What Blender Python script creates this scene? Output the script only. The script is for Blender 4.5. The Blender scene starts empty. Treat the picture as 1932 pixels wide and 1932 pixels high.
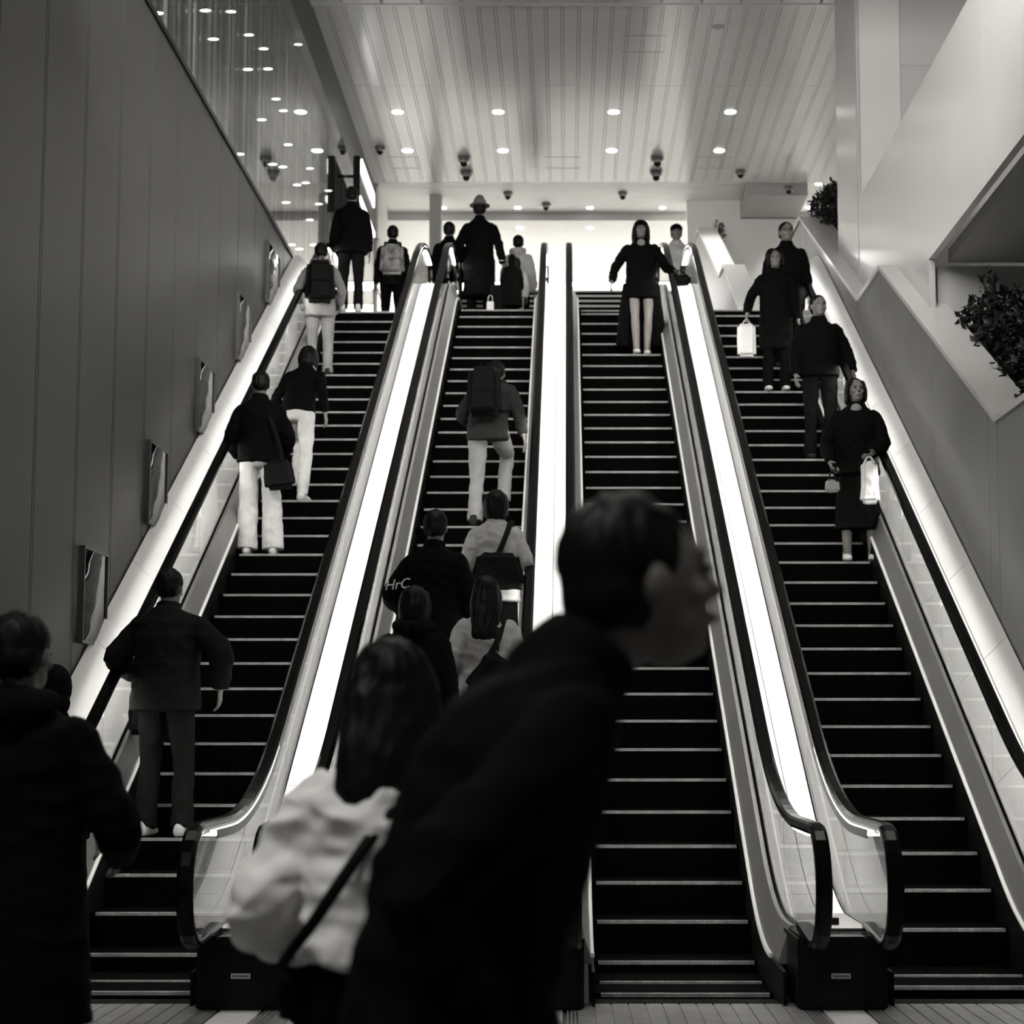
import bpy, bmesh, math, random
from mathutils import Vector, Matrix, noise
random.seed(7)
S = bpy.context.scene
C = S.collection
R = math.radians
V = Vector

# ------------------------------------------------------------------ camera
F, CX, CY, CAMZ = 3420.0, 1068.0, 1030.5, 1.35
PT = R(6.0); cp, sp = math.cos(PT), math.sin(PT)
cam = bpy.data.cameras.new('camera'); camo = bpy.data.objects.new('camera', cam); C.objects.link(camo)
camo.location = (0, 0, CAMZ); camo.rotation_euler = (R(90) + PT, 0, 0)
cam.sensor_width = 36; cam.lens = F / 1932 * 36
cam.shift_x = -(CX - 966) / 1932; cam.shift_y = (CY - 966) / 1932
cam.clip_end = 300
cam.dof.use_dof = True; cam.dof.focus_distance = 11.0; cam.dof.aperture_fstop = 3.5
S.camera = camo

def ray(px, py):
    u = (px - CX) / F; w = (CY - py) / F
    return V((u, cp - w * sp, sp + w * cp))
def atY(px, py, Y):
    r = ray(px, py); t = Y / r.y; return V((r.x * t, Y, r.z * t + CAMZ))
def atX(px, py, X):
    r = ray(px, py); t = X / r.x; return V((X, r.y * t, r.z * t + CAMZ))
def atZ(px, py, z):
    r = ray(px, py); t = (z - CAMZ) / r.z; return V((r.x * t, r.y * t, z))

# ------------------------------------------------------------------ materials
MATS = {}
def mat(name, col, rough=.6, metal=0, spec=.5, bump=0, bscale=40, vary=0, vscale=3, emit=0, coat=0, stretch=None):
    if name in MATS: return MATS[name]
    m = bpy.data.materials.new(name); m.use_nodes = True
    nt = m.node_tree; b = nt.nodes['Principled BSDF']
    if not hasattr(col, '__len__'): col = (col, col * .99, col * .96)
    b.inputs['Base Color'].default_value = (*col, 1)
    b.inputs['Roughness'].default_value = rough; b.inputs['Metallic'].default_value = metal
    b.inputs['Specular IOR Level'].default_value = spec
    b.inputs['Coat Weight'].default_value = coat; b.inputs['Coat Roughness'].default_value = .22
    tc = nt.nodes.new('ShaderNodeTexCoord')
    def noise_node(sc, st=None):
        n = nt.nodes.new('ShaderNodeTexNoise'); n.inputs['Scale'].default_value = sc; n.inputs['Detail'].default_value = 4
        if st:
            mp = nt.nodes.new('ShaderNodeMapping'); mp.inputs['Scale'].default_value = st
            nt.links.new(tc.outputs['Object'], mp.inputs['Vector']); nt.links.new(mp.outputs[0], n.inputs['Vector'])
        else: nt.links.new(tc.outputs['Object'], n.inputs['Vector'])
        return n
    n = noise_node(vscale, stretch)
    rp = nt.nodes.new('ShaderNodeValToRGB')
    lo = max(0, 1 - vary); hi = 1 + vary * .5
    rp.color_ramp.elements[0].position = .3; rp.color_ramp.elements[1].position = .7
    rp.color_ramp.elements[0].color = (*[c * lo for c in col], 1); rp.color_ramp.elements[1].color = (*[min(1, c * hi) for c in col], 1)
    nt.links.new(n.outputs['Fac'], rp.inputs[0]); nt.links.new(rp.outputs[0], b.inputs['Base Color'])
    if bump:
        n2 = noise_node(bscale, stretch); bp = nt.nodes.new('ShaderNodeBump')
        bp.inputs['Strength'].default_value = bump; bp.inputs['Distance'].default_value = .02
        nt.links.new(n2.outputs['Fac'], bp.inputs['Height']); nt.links.new(bp.outputs[0], b.inputs['Normal'])
    if emit:
        b.inputs['Emission Color'].default_value = (1, .99, .96, 1); b.inputs['Emission Strength'].default_value = emit
    MATS[name] = m; return m

def glass_mat(name, tint=.93, ior=1.5, rough=.02):
    m = bpy.data.materials.new(name); m.use_nodes = True; nt = m.node_tree; nt.nodes.clear()
    o = nt.nodes.new('ShaderNodeOutputMaterial'); mx = nt.nodes.new('ShaderNodeMixShader')
    t = nt.nodes.new('ShaderNodeBsdfTransparent'); g = nt.nodes.new('ShaderNodeBsdfGlossy'); f = nt.nodes.new('ShaderNodeFresnel')
    t.inputs[0].default_value = (tint, tint, tint, 1); g.inputs['Roughness'].default_value = rough; f.inputs[0].default_value = ior
    ge = nt.nodes.new('ShaderNodeNewGeometry'); ma = nt.nodes.new('ShaderNodeMapRange')
    ma.inputs['To Min'].default_value = ior; ma.inputs['To Max'].default_value = 1 / ior   # same reflectance on both faces of the pane
    nt.links.new(ge.outputs['Backfacing'], ma.inputs['Value']); nt.links.new(ma.outputs[0], f.inputs[0])
    nt.links.new(f.outputs[0], mx.inputs[0]); nt.links.new(t.outputs[0], mx.inputs[1]); nt.links.new(g.outputs[0], mx.inputs[2])
    nt.links.new(mx.outputs[0], o.inputs[0]); MATS[name] = m; return m

G_BAL = glass_mat('balustrade_glass', .93, 1.32)
G_WIN = glass_mat('window_glass', .8, 1.45)
M_WALL = mat('dark_panel', .036, .42, vary=.12, vscale=.6, spec=.4)
M_WALLR = mat('grey_panel', .16, .40, vary=.14, vscale=.8, spec=.5)
M_WHITE = mat('white_panel', .60, .22, vary=.04, vscale=.5, spec=.6)
M_WHITE2 = mat('pale_panel', .85, .5, vary=.04, vscale=.5)
M_GREYP = mat('mid_grey_panel', .42, .5, vary=.05)
M_JOINT = mat('joint_shadow_gap', .03, .8)
M_CEIL = mat('ceiling_slat', .80, .20, vary=.04, vscale=.4, spec=.6)
M_CEIL2 = mat('far_ceiling_slat', .86, .5, vary=.03)
M_FLOOR = mat('stone_floor', .17, .35, vary=.25, vscale=5, bump=.05)
M_STRIPE = mat('pale_floor_stripe', .5, .45, vary=.15, vscale=6)
M_PLATE = mat('landing_plate_metal', .22, .4, vary=.3, vscale=6)
M_STEP = mat('black_step', .002, .9, spec=.02)
M_EDGE = mat('step_edge_paint', .42, .5, vary=.35, vscale=7)
M_BLACK = mat('black_metal', .004, .35, spec=.2)
M_RUBBER = mat('handrail_rubber', .003, .22, spec=.14)
M_SKIRT = mat('skirt_black', .003, .5, spec=.15)
M_TRIM = mat('aluminium_trim', .75, .4, metal=.3)
M_INNER = mat('brushed_steel', .36, .38, metal=.8, vary=.08, vscale=4)
M_CHROME = mat('chrome', .75, .08, metal=1)
M_DECK = mat('white_deck_panel', .62, .35, vary=.05, vscale=5)
M_LED = mat('lamp_strip', .9, .5, emit=40)
M_LAMP = mat('downlight_lens', .9, .5, emit=14)
M_SIGN = mat('light_box_face', .9, .5, emit=5)
M_GLINT = mat('glass_glint', .9, .5, emit=9)
M_MIRROR = mat('dark_mirror', .004, .05, spec=.12)
M_LEAF = mat('dark_leaf', .012, .6, vary=.5, vscale=20)
M_SOIL = mat('soil', .01, .9)
M_SKIN = mat('skin', (.15, .138, .125), .5, vary=.06)
M_HAIR = mat('black_hair', .004, .5, spec=.15, vary=.4, vscale=60)
M_EYE = mat('dark_eye', .006, .3)
M_LIP = mat('lip', (.14, .12, .11), .5)

def cloth(name, c, rough=.85, bump=.25, bs=14): return mat(name, c, rough, spec=.06, bump=bump, bscale=bs, vary=.15, vscale=9)
K = dict(black=cloth('black_cloth', .0025), coal=cloth('charcoal_cloth', .004), dark=cloth('dark_quilt', .011), jean=cloth('dark_denim', .010),
         white=cloth('white_padded', .82, .7, .35, 7), pale=cloth('pale_cotton', .55, .8, .2), khaki=cloth('light_trouser', .24), grey=cloth('grey_jacket', .22),
         light=cloth('light_jacket', .40), brown=cloth('mid_brown_jacket', .025), shoe=mat('pale_shoe', .5, .6), bshoe=mat('black_shoe', .005, .6, spec=.2),
         paper=mat('white_bag', .6, .5, bump=.3, bscale=9), leather=mat('black_leather', .003, .7, spec=.12), hat=mat('grey_felt', .13, .8), bare=mat('bare_leg', (.20, .185, .17), .5))

# ------------------------------------------------------------------ helpers
def mesh_obj(name, me, m, parent=None, smooth=False):
    o = bpy.data.objects.new(name, me); C.objects.link(o)
    if m: me.materials.append(m)
    if parent: o.parent = parent
    if smooth:
        for p in me.polygons: p.use_smooth = True
    return o
def bm_obj(name, bm, m, parent=None, smooth=False):
    bmesh.ops.recalc_face_normals(bm, faces=bm.faces)
    me = bpy.data.meshes.new(name); bm.to_mesh(me); bm.free()
    return mesh_obj(name, me, m, parent, smooth)
def box(bm, x0, x1, y0, y1, z0, z1):
    v = [bm.verts.new((x, y, z)) for x in (x0, x1) for y in (y0, y1) for z in (z0, z1)]
    for f in ((0, 1, 3, 2), (4, 6, 7, 5), (0, 4, 5, 1), (2, 3, 7, 6), (0, 2, 6, 4), (1, 5, 7, 3)): bm.faces.new([v[i] for i in f])
def bx(name, x0, x1, y0, y1, z0, z1, m, parent=None, bev=0):
    bm = bmesh.new(); box(bm, x0, x1, y0, y1, z0, z1)
    if bev: bmesh.ops.bevel(bm, geom=bm.edges[:], offset=bev, segments=2, affect='EDGES')
    return bm_obj(name, bm, m, parent)
def prism(bm, pts, axis, a, b):
    """pts: 2-D outline; extrude along axis x (pts=(y,z)), y (pts=(x,z)) or z (pts=(x,y))"""
    def P(p, t): return (t, p[0], p[1]) if axis == 'x' else ((p[0], t, p[1]) if axis == 'y' else (p[0], p[1], t))
    A = [bm.verts.new(P(p, a)) for p in pts]; B = [bm.verts.new(P(p, b)) for p in pts]; n = len(pts)
    bm.faces.new(A); bm.faces.new(B[::-1])
    for i in range(n): bm.faces.new((A[i], A[(i + 1) % n], B[(i + 1) % n], B[i]))
def cyl(bm, c, r, h, n=24, r2=None, axis='z'):
    r2 = r if r2 is None else r2
    m = Matrix.Translation(c)
    if axis == 'y': m = m @ Matrix.Rotation(R(90), 4, 'X')
    if axis == 'x': m = m @ Matrix.Rotation(R(90), 4, 'Y')
    bmesh.ops.create_cone(bm, cap_ends=True, segments=n, radius1=r, radius2=r2, depth=h, matrix=m)
def ell(bm, c, r, M=None, sub=3):
    m = Matrix.Translation(c) if M is None else M @ Matrix.Translation(c)
    bmesh.ops.create_icosphere(bm, subdivisions=sub, radius=1, matrix=m @ Matrix.Diagonal((*r, 1)))
def empty(name, loc, label, cat, group=None, rz=0):
    o = bpy.data.objects.new(name, None); C.objects.link(o); o.location = loc; o.rotation_euler = (0, 0, rz)
    o.empty_display_size = .1
    return tag(o, label, cat, group)
def tag(o, label, cat, group=None):
    o['label'] = label; o['category'] = cat
    if group: o['group'] = group
    return o
def struct(o, label=None):
    o['kind'] = 'structure'
    if label: o['label'] = label
    return o
def copy_tree(o, parent=None):
    c = o.copy(); C.objects.link(c); c.parent = parent
    for ch in list(o.children): copy_tree(ch, c)
    return c
def sweep(bm, path, sec, closed_sec=True):
    """path: list of (y,z); sec: list of (x,n) with n along the path normal"""
    rings = []
    for i, (y, z) in enumerate(path):
        a = path[max(0, i - 1)]; b = path[min(len(path) - 1, i + 1)]
        ty, tz = b[0] - a[0], b[1] - a[1]; L = math.hypot(ty, tz) or 1
        ny, nz = -tz / L, ty / L
        rings.append([bm.verts.new((x, y + ny * n, z + nz * n)) for x, n in sec])
    m = len(sec)
    for r, q in zip(rings, rings[1:]):
        for j in range(m if closed_sec else m - 1): bm.faces.new((r[j], r[(j + 1) % m], q[(j + 1) % m], q[j]))
    if closed_sec: bm.faces.new(rings[0]); bm.faces.new(rings[-1][::-1])

# ------------------------------------------------------------------ people toolkit
def orth(t, ref):
    u = ref - t * ref.dot(t)
    if u.length < 1e-4: u = V((0, 1, 0)) - t * t.y
    return u.normalized()
def tube(bm, pts, rad, ref=V((1, 0, 0)), n=14, dome=(.7, .7)):
    pts = [V(p) for p in pts]; rad = [(r, r) if not hasattr(r, '__len__') else r for r in rad]
    rings = []
    def ring(c, u, v, a, b): return [bm.verts.new(c + u * (a * math.cos(2 * math.pi * k / n)) + v * (b * math.sin(2 * math.pi * k / n))) for k in range(n)]
    fr = []
    for i, p in enumerate(pts):
        t = (pts[min(i + 1, len(pts) - 1)] - pts[max(i - 1, 0)]).normalized(); u = orth(t, ref); fr.append((t, u, t.cross(u)))
    t, u, v = fr[0]; a, b = rad[0]; d = min(a, b) * dome[0]
    if d > 0:
        rings.append(ring(pts[0] - t * d, u, v, a * .45, b * .45)); rings.append(ring(pts[0] - t * d * .6, u, v, a * .8, b * .8))
    for p, (t, u, v), (a, b) in zip(pts, fr, rad): rings.append(ring(p, u, v, a, b))
    t, u, v = fr[-1]; a, b = rad[-1]; d = min(a, b) * dome[1]
    if d > 0:
        rings.append(ring(pts[-1] + t * d * .6, u, v, a * .8, b * .8)); rings.append(ring(pts[-1] + t * d, u, v, a * .45, b * .45))
    for r, q in zip(rings, rings[1:]):
        for j in range(n): bm.faces.new((r[j], r[(j + 1) % n], q[(j + 1) % n], q[j]))
    bm.faces.new(rings[0][::-1]); bm.faces.new(rings[-1])
def catmull(pts, rad, k=4):
    P = [V(p) for p in pts]; Q = [(r, r) if not hasattr(r, '__len__') else r for r in rad]; op, orr = [], []
    for i in range(len(P) - 1):
        p0, p1, p2, p3 = P[max(i - 1, 0)], P[i], P[i + 1], P[min(i + 2, len(P) - 1)]
        for j in range(k):
            t = j / k
            op.append(.5 * ((2 * p1) + (p2 - p0) * t + (2 * p0 - 5 * p1 + 4 * p2 - p3) * t * t + (-p0 + 3 * p1 - 3 * p2 + p3) * t ** 3))
            orr.append(tuple(Q[i][m] * (1 - t) + Q[i + 1][m] * t for m in (0, 1)))
    op.append(P[-1]); orr.append(Q[-1]); return op, orr
def stube(bm, pts, rad, **kw):
    p, r = catmull(pts, rad); tube(bm, p, r, **kw)
def fuse(bm, voxel, smooth=3, wr=0, wsc=9, wst=(1, 1, 1), seed=0, zmin=None):
    """fuse the overlapping lofts of one part into one continuous skin, then crease it"""
    bmesh.ops.recalc_face_normals(bm, faces=bm.faces)
    me = bpy.data.meshes.new('tmp'); bm.to_mesh(me); bm.free()
    o = bpy.data.objects.new('tmp', me); C.objects.link(o)
    rm = o.modifiers.new('r', 'REMESH'); rm.mode = 'VOXEL'; rm.voxel_size = voxel
    if smooth:
        sm = o.modifiers.new('s', 'SMOOTH'); sm.factor = .5; sm.iterations = smooth
    dg = bpy.context.evaluated_depsgraph_get(); dg.update()
    out = bpy.data.meshes.new_from_object(o.evaluated_get(dg))
    bpy.data.objects.remove(o); bpy.data.meshes.remove(me)
    if wr:
        off = V((seed * 3.1, seed * 1.7, seed))
        nr = [v.normal.copy() for v in out.vertices]
        for v, nn in zip(out.vertices, nr):
            q = V((v.co.x * wst[0], v.co.y * wst[1], v.co.z * wst[2])) * wsc + off
            w = 1 - abs(noise.noise(q)) * 2.2
            v.co += nn * (wr * (w - .4) + wr * .5 * noise.noise(q * 2.3))
    if zmin is not None:
        for v in out.vertices:
            if v.co.z < zmin: v.co.z = zmin
    for p in out.polygons: p.use_smooth = True
    return out
def ik(a, b, l1, l2, hint):
    d = b - a; L = d.length
    if L > (l1 + l2) * .995: b = a + d * ((l1 + l2) * .995 / L); d = b - a; L = d.length
    t = d / L; x = (l1 * l1 - l2 * l2 + L * L) / (2 * L); h = math.sqrt(max(0, l1 * l1 - x * x))
    n = (hint - t * hint.dot(t)).normalized()
    return a + t * x + n * h, b

def hand(bm, w, d, side, curl=.5, grip=False):
    """palm with four unequal bent fingers and a thumb; w wrist, d direction of the forearm"""
    t = d.normalized(); s = orth(t, V((0, 1, 0))); nrm = t.cross(s) * (1 if side > 0 else -1)
    # s: towards the thumb, palm faces inwards
    pin = V((-side, 0, 0)); pin = orth(t, pin)
    tube(bm, [w - t * .03, w + t * .02, w + t * .085], [(.021, .015), (.034, .014), (.038, .012)], ref=s, n=12)
    c = 1.15 if grip else curl
    for i, (L, o) in enumerate(((.072, .030), (.080, .010), (.074, -.010), (.058, -.029))):
        p = w + t * .085 + s * o; a = 0; pts = [p - t * .02, p]; dd = t
        for j, f in enumerate((.45, .32, .25)):
            a += c * (.55, .7, .5)[j]
            dd = t * math.cos(a) + pin * math.sin(a); p = p + dd * (L * f); pts.append(p)
        tube(bm, pts, [.0095, .0095, .0088, .0082, .007], n=8)
    p = w + t * .025 + s * .028; q = p + (t * .6 + s * .7 + pin * .35).normalized() * .035; r = q + (t * .85 + s * .25 + pin * (.5 + .4 * grip)).normalized() * .034
    tube(bm, [p - s * .01, p, q, r], [.012, .012, .0105, .008], n=8)

def person(label, loc, H=1.65, yaw=0, feet=((-.1, 0, 0), (.1, 0, 0)), hands=(None, None), lean=0, side=0, head=(0, 0, 0), pel=(0, 0, 0),
           top='black', hem=.80, puff=1.0, flare=1.0, legs='coal', leg='trousers', cuff=.062, hair='short', hood=False, cap=None, shoes='bshoe', vox=.009,
           elbows=(None, None), grip=(False, False), collar=True, wr=.008, seed=0, hunch=0, group=None, glasses=False, shirt=None, cross=False, hairlen=None, bare=None):
    k = H / 1.70
    root = empty('person', loc, label, 'person', group, rz=yaw)
    root.scale = (k, k, k)
    pel = V(pel); pz = .92
    def T(p):
        p = V(p); f = min(1, max(0, (p.z - .86) / .3)); f = f * f * (3 - 2 * f)
        q = p - V((0, 0, pz))
        M = Matrix.Rotation(-R(lean) * f, 3, 'X') @ Matrix.Rotation(R(side) * f, 3, 'Y')
        q = M @ q
        if hunch and p.z > 1.2: q += V((0, hunch * (p.z - 1.2), -hunch * .4 * (p.z - 1.2)))
        return q + V((0, 0, pz)) + pel
    # joints
    hc = T((0, .012, 1.585)); hr, hp, hy = [R(a) for a in head]
    HM = Matrix.Translation(hc) @ Matrix.Rotation(hy, 4, 'Z') @ Matrix.Rotation(-hp - R(lean) * .6, 4, 'X') @ Matrix.Rotation(hr, 4, 'Y')
    sh, el, wr_, kn, an, hips = [], [], [], [], [], []
    for i, s in enumerate((-1, 1)):
        a = T((s * .165, 0, 1.355)); sh.append(a)
        tgt = V(hands[i]) if hands[i] else a + V((s * .075, .04, -.52))
        h = V(elbows[i]) if elbows[i] else V((s * .35, -1, -.1))
        e, w = ik(a, tgt, .285, .25, h); el.append(e); wr_.append(w)
        hp_ = V((s * .088, 0, .89)) + pel; ft = V(feet[i]); A = ft + V((0, 0, .085))
        kk, A = ik(hp_, A, .408, .406, V((s * .08, 1, .1))); kn.append(kk); an.append(A); hips.append(hp_)
    # body: one continuous skin
    bm = bmesh.new()
    ell(bm, (0, -.008, .012), (.073, .092, .104), HM); ell(bm, (0, .028, -.055), (.055, .058, .062), HM); ell(bm, (0, .062, -.088), (.024, .02, .018), HM)
    ell(bm, (0, .094, -.018), (.012, .020, .014), HM, 2); ell(bm, (0, .086, .004), (.009, .012, .026), HM, 2); ell(bm, (0, .076, .034), (.05, .014, .010), HM, 2)
    for s in (-1, 1):
        ell(bm, (s * .075, -.004, -.008), (.010, .019, .031), HM, 2); ell(bm, (s * .038, .062, -.022), (.022, .02, .018), HM, 2)
    ell(bm, (0, .085, -.056), (.024, .012, .010), HM, 2)
    tube(bm, [T((0, -.012, 1.40)), T((0, -.005, 1.47)), HM @ V((0, -.012, -.05))], [.06, .052, .055])
    stube(bm, [pel + V((0, 0, .86)), T((0, 0, 1.05)), T((0, 0, 1.25)), T((0, -.005, 1.37)), T((0, -.01, 1.43))], [(.145, .10), (.125, .09), (.145, .095), (.12, .07), (.06, .05)])
    for i, s in enumerate((-1, 1)):
        stube(bm, [sh[i], sh[i].lerp(el[i], .5), el[i], el[i].lerp(wr_[i], .35), wr_[i]], [.045, .043, .036, .036, .026])
        hand(bm, wr_[i], wr_[i] - el[i], s, grip=grip[i])
        stube(bm, [hips[i], hips[i].lerp(kn[i], .5), kn[i], kn[i].lerp(an[i], .3), an[i]], [.08, .066, .050, .053, .036])
        tube(bm, [V(feet[i]) + V((0, -.045, .045)), V(feet[i]) + V((0, .06, .035)), V(feet[i]) + V((0, .15, .022))], [(.034, .04), (.038, .028), (.036, .016)])
    body = mesh_obj('body', fuse(bm, .0075 if vox < .011 else .011, 2), M_SKIN, root)
    if bare:
        body.data.materials.append(K[bare])
        for p in body.data.polygons:
            if p.center.z < .8: p.material_index = 1
    # eyes and lips
    bm = bmesh.new()
    for s in (-1, 1): ell(bm, (s * .030, .082, .010), (.014, .008, .006), HM, 2)
    bm_obj('eyes', bm, M_EYE, root, True)
    bm = bmesh.new(); ell(bm, (0, .0925, -.056), (.021, .006, .007), HM, 2); bm_obj('lips', bm, M_LIP, root, True)
    if glasses:
        bm = bmesh.new()
        for s in (-1, 1):
            for a in range(16):
                p = [HM @ V((s * .032 + .024 * math.cos(x), .098, .008 + .018 * math.sin(x))) for x in (a * math.pi / 8, (a + 1) * math.pi / 8)]
                tube(bm, p, [.0022, .0022], n=5)
            tube(bm, [HM @ V((s * .056, .098, .012)), HM @ V((s * .078, .0, .012))], [.002, .002], n=5)
        bm_obj('glasses', bm, M_BLACK, root)
    # coat
    m = K[top]
    bm = bmesh.new(); pf = puff
    rings = [((0, 0, 1.44), (.070, .062)), ((0, -.008, 1.40), (.128, .078)), ((0, -.008, 1.355), (.182, .100)), ((0, -.004, 1.26), (.182, .122)), ((0, 0, 1.12), (.172, .124)), ((0, 0, 1.0), (.172, .126))]
    if hem < .95: rings.append(((0, 0, max(hem, .86)), (.180 * (1 + (flare - 1) * .4), .138 * (1 + (flare - 1) * .4))))
    if hem < .84:
        rings.append(((0, 0, hem), (.185 * flare, .142 * flare)))
    pts = [T(c) if c[2] > .86 else V(c) + pel for c, r in rings]; rr = [(a * (1 + (pf - 1) * .5), b * pf) for _, (a, b) in rings]
    stube(bm, pts, rr, dome=(.4, .06), n=24)
    for i, s in enumerate((-1, 1)):
        stube(bm, [T((s * .10, 0, 1.345)), sh[i], sh[i].lerp(el[i], .5), el[i], el[i].lerp(wr_[i], .5), wr_[i] - (wr_[i] - el[i]).normalized() * .01],
              [.046, .050 * (1 + (pf - 1) * .5), .056 * pf, .054 * pf, .050 * pf, .038 * pf], dome=(.5, .15), n=16)
    if collar: stube(bm, [T((0, -.012, 1.39)), T((0, -.012, 1.44)), T((0, -.004, 1.485))], [(.105, .09), (.085, .078), (.068, .068)], dome=(.3, .1))
    if hood: stube(bm, [T((-.10, -.04, 1.45)), T((-.06, -.10, 1.43)), T((0, -.125, 1.41)), T((.06, -.10, 1.43)), T((.10, -.04, 1.45))], [.04, .06, .072, .06, .04])
    mesh_obj('coat' if hem < .7 else 'jacket', fuse(bm, vox, 8, wr=wr, wsc=7, wst=(1, 1, 1.7), seed=seed), m, root)
    if shirt:
        bm = bmesh.new(); ell(bm, T((0, .075, 1.405)), (.05, .035, .05)); bm_obj('shirt_front', bm, K[shirt], root, True)
    # legs
    if leg == 'trousers':
        bm = bmesh.new()
        stube(bm, [pel + V((0, 0, 1.0)), pel + V((0, 0, .9)), pel + V((0, 0, .84))], [(.150, .105), (.165, .118), (.15, .11)], dome=(.1, .3), n=20)
        for i in (0, 1):
            stube(bm, [hips[i], hips[i].lerp(kn[i], .5), kn[i], kn[i].lerp(an[i], .5), an[i].lerp(V(feet[i]), .35)], [.094, .084, max(.066, cuff * .95), max(.062, cuff * .98), cuff + .006], dome=(.5, .05), n=16)
        mesh_obj('trousers', fuse(bm, vox, 3, wr=.006, wsc=8, wst=(1.5, 1.5, 1), seed=seed + 5), K[legs], root)
    elif leg == 'skirt':
        bm = bmesh.new(); stube(bm, [pel + V((0, 0, 1.0)), pel + V((0, 0, .85)), V((0, 0, .55)) + pel * .5, V((0, 0, .30))], [(.15, .11), (.175, .13), (.19, .15), (.215, .175)], dome=(.1, .05), n=24)
        mesh_obj('skirt', fuse(bm, vox, 3, wr=.010, wsc=7, wst=(2, 2, .3), seed=seed), K[legs], root)
    # shoes
    for i in (0, 1):
        f = V(feet[i]); bm = bmesh.new()
        stube(bm, [f + V((0, -.075, .035)), f + V((0, 0, .04)), f + V((0, .09, .035)), f + V((0, .175, .028))], [(.034, .042), (.042, .046), (.046, .036), (.038, .026)], dome=(.5, .7))
        stube(bm, [f + V((0, -.035, .04)), f + V((0, -.02, .10))], [(.04, .045), (.042, .048)], dome=(.3, .1))
        mesh_obj('shoe', fuse(bm, .009, 2, zmin=f.z + .004), K[shoes], root)
    # hair
    if hair:
        bm = bmesh.new()
        ell(bm, (0, -.024, .034), (.083, .094, .092), HM); ell(bm, (0, -.045, -.012), (.080, .068, .07), HM)
        if hair == 'long':
            L = hairlen or .30
            stube(bm, [HM @ V((0, -.03, .07)), HM @ V((0, -.055, -.03)), HM @ V((0, -.075, -.14)), HM @ V((0, -.085, -.02 - L * .8)), HM @ V((0, -.08, -L))], [(.08, .07), (.098, .065), (.105, .052), (.10, .04), (.07, .022)], n=18)
            for s in (-1, 1):
                stube(bm, [HM @ V((s * .05, .01, .07)), HM @ V((s * .082, .01, 0)), HM @ V((s * .088, -.01, -.10)), HM @ V((s * .085, -.03, -.06 - L * .55))], [(.03, .05), (.022, .055), (.025, .05), (.012, .03)])
            for j in range(11):
                x = -.09 + .018 * j; e = random.uniform(.0, .07)
                tube(bm, [HM @ V((x, -.085, -L * .75)), HM @ V((x * 1.05, -.09, -L * .95)), HM @ V((x * 1.1 + random.uniform(-.008, .008), -.085, -L - .02 - e))], [.016, .012, .004], n=8)
        if hair == 'bob':
            stube(bm, [HM @ V((0, -.03, .05)), HM @ V((0, -.045, -.02)), HM @ V((0, -.05, -.10))], [(.085, .08), (.096, .075), (.088, .06)], n=18)
            for s in (-1, 1): stube(bm, [HM @ V((s * .06, .0, .07)), HM @ V((s * .084, .01, 0)), HM @ V((s * .082, .01, -.09))], [(.03, .05), (.02, .05), (.016, .04)])
        if hair == 'bun': ell(bm, (0, -.115, .06), (.045, .045, .045), HM)
        mesh_obj('hair', fuse(bm, .008 if vox < .011 else .01, 2, wr=.006, wsc=22, wst=(1.4, 1.4, .25), seed=seed), M_HAIR, root)
    if cap:
        bm = bmesh.new()
        if cap == 'cap':
            ell(bm, (0, -.012, .055), (.088, .103, .072), HM); tube(bm, [HM @ V((0, .06, .045)), HM @ V((0, .13, .035)), HM @ V((0, .155, .03))], [(.07, .012), (.062, .008), (.04, .006)])
            mesh_obj('cap', fuse(bm, .008, 2), K['black'], root)
        elif cap == 'hat':
            tube(bm, [HM @ V((0, -.01, .055)), HM @ V((0, -.01, .11)), HM @ V((0, -.01, .145))], [(.088, .102), (.082, .095), (.062, .075)], n=24)
            tube(bm, [HM @ V((0, -.01, .045)), HM @ V((0, -.01, .057))], [(.135, .15), (.13, .145)], n=28, dome=(0, 0))
            mesh_obj('hat', fuse(bm, .008, 2), K['hat'], root)
        elif cap == 'hood':
            ell(bm, (0, -.03, .02), (.100, .108, .118), HM); ell(bm, (0, -.05, -.07), (.098, .09, .08), HM)
            mesh_obj('hood', fuse(bm, .009, 3, wr=.006), m, root)
    root['joints'] = ''
    del root['joints']
    J = dict(root=root, sh=sh, el=el, wr=wr_, T=T, k=k, yaw=yaw, loc=V(loc))
    def W(p):
        return Matrix.Translation(J['loc']) @ Matrix.Rotation(yaw, 4, 'Z') @ Matrix.Scale(k, 4) @ V(p)
    J['W'] = W
    return J

def soft_box(w, d, h, r=.04, voxel=.009, wr=.004, taper=.85, seed=0):
    bm = bmesh.new(); box(bm, -w / 2, w / 2, -d / 2, d / 2, 0, h)
    for v in bm.verts:
        if v.co.z > h / 2: v.co.x *= taper; v.co.y *= taper
    bmesh.ops.bevel(bm, geom=bm.edges[:], offset=r, segments=3, affect='EDGES')
    return fuse(bm, voxel, 4, wr=wr, seed=seed)
def strap_between(name, pts, r, m, parent):
    bm = bmesh.new(); p, q = catmull(pts, [r] * len(pts), 5); tube(bm, p, q, n=8); return bm_obj(name, bm, m, parent, True)

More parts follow.
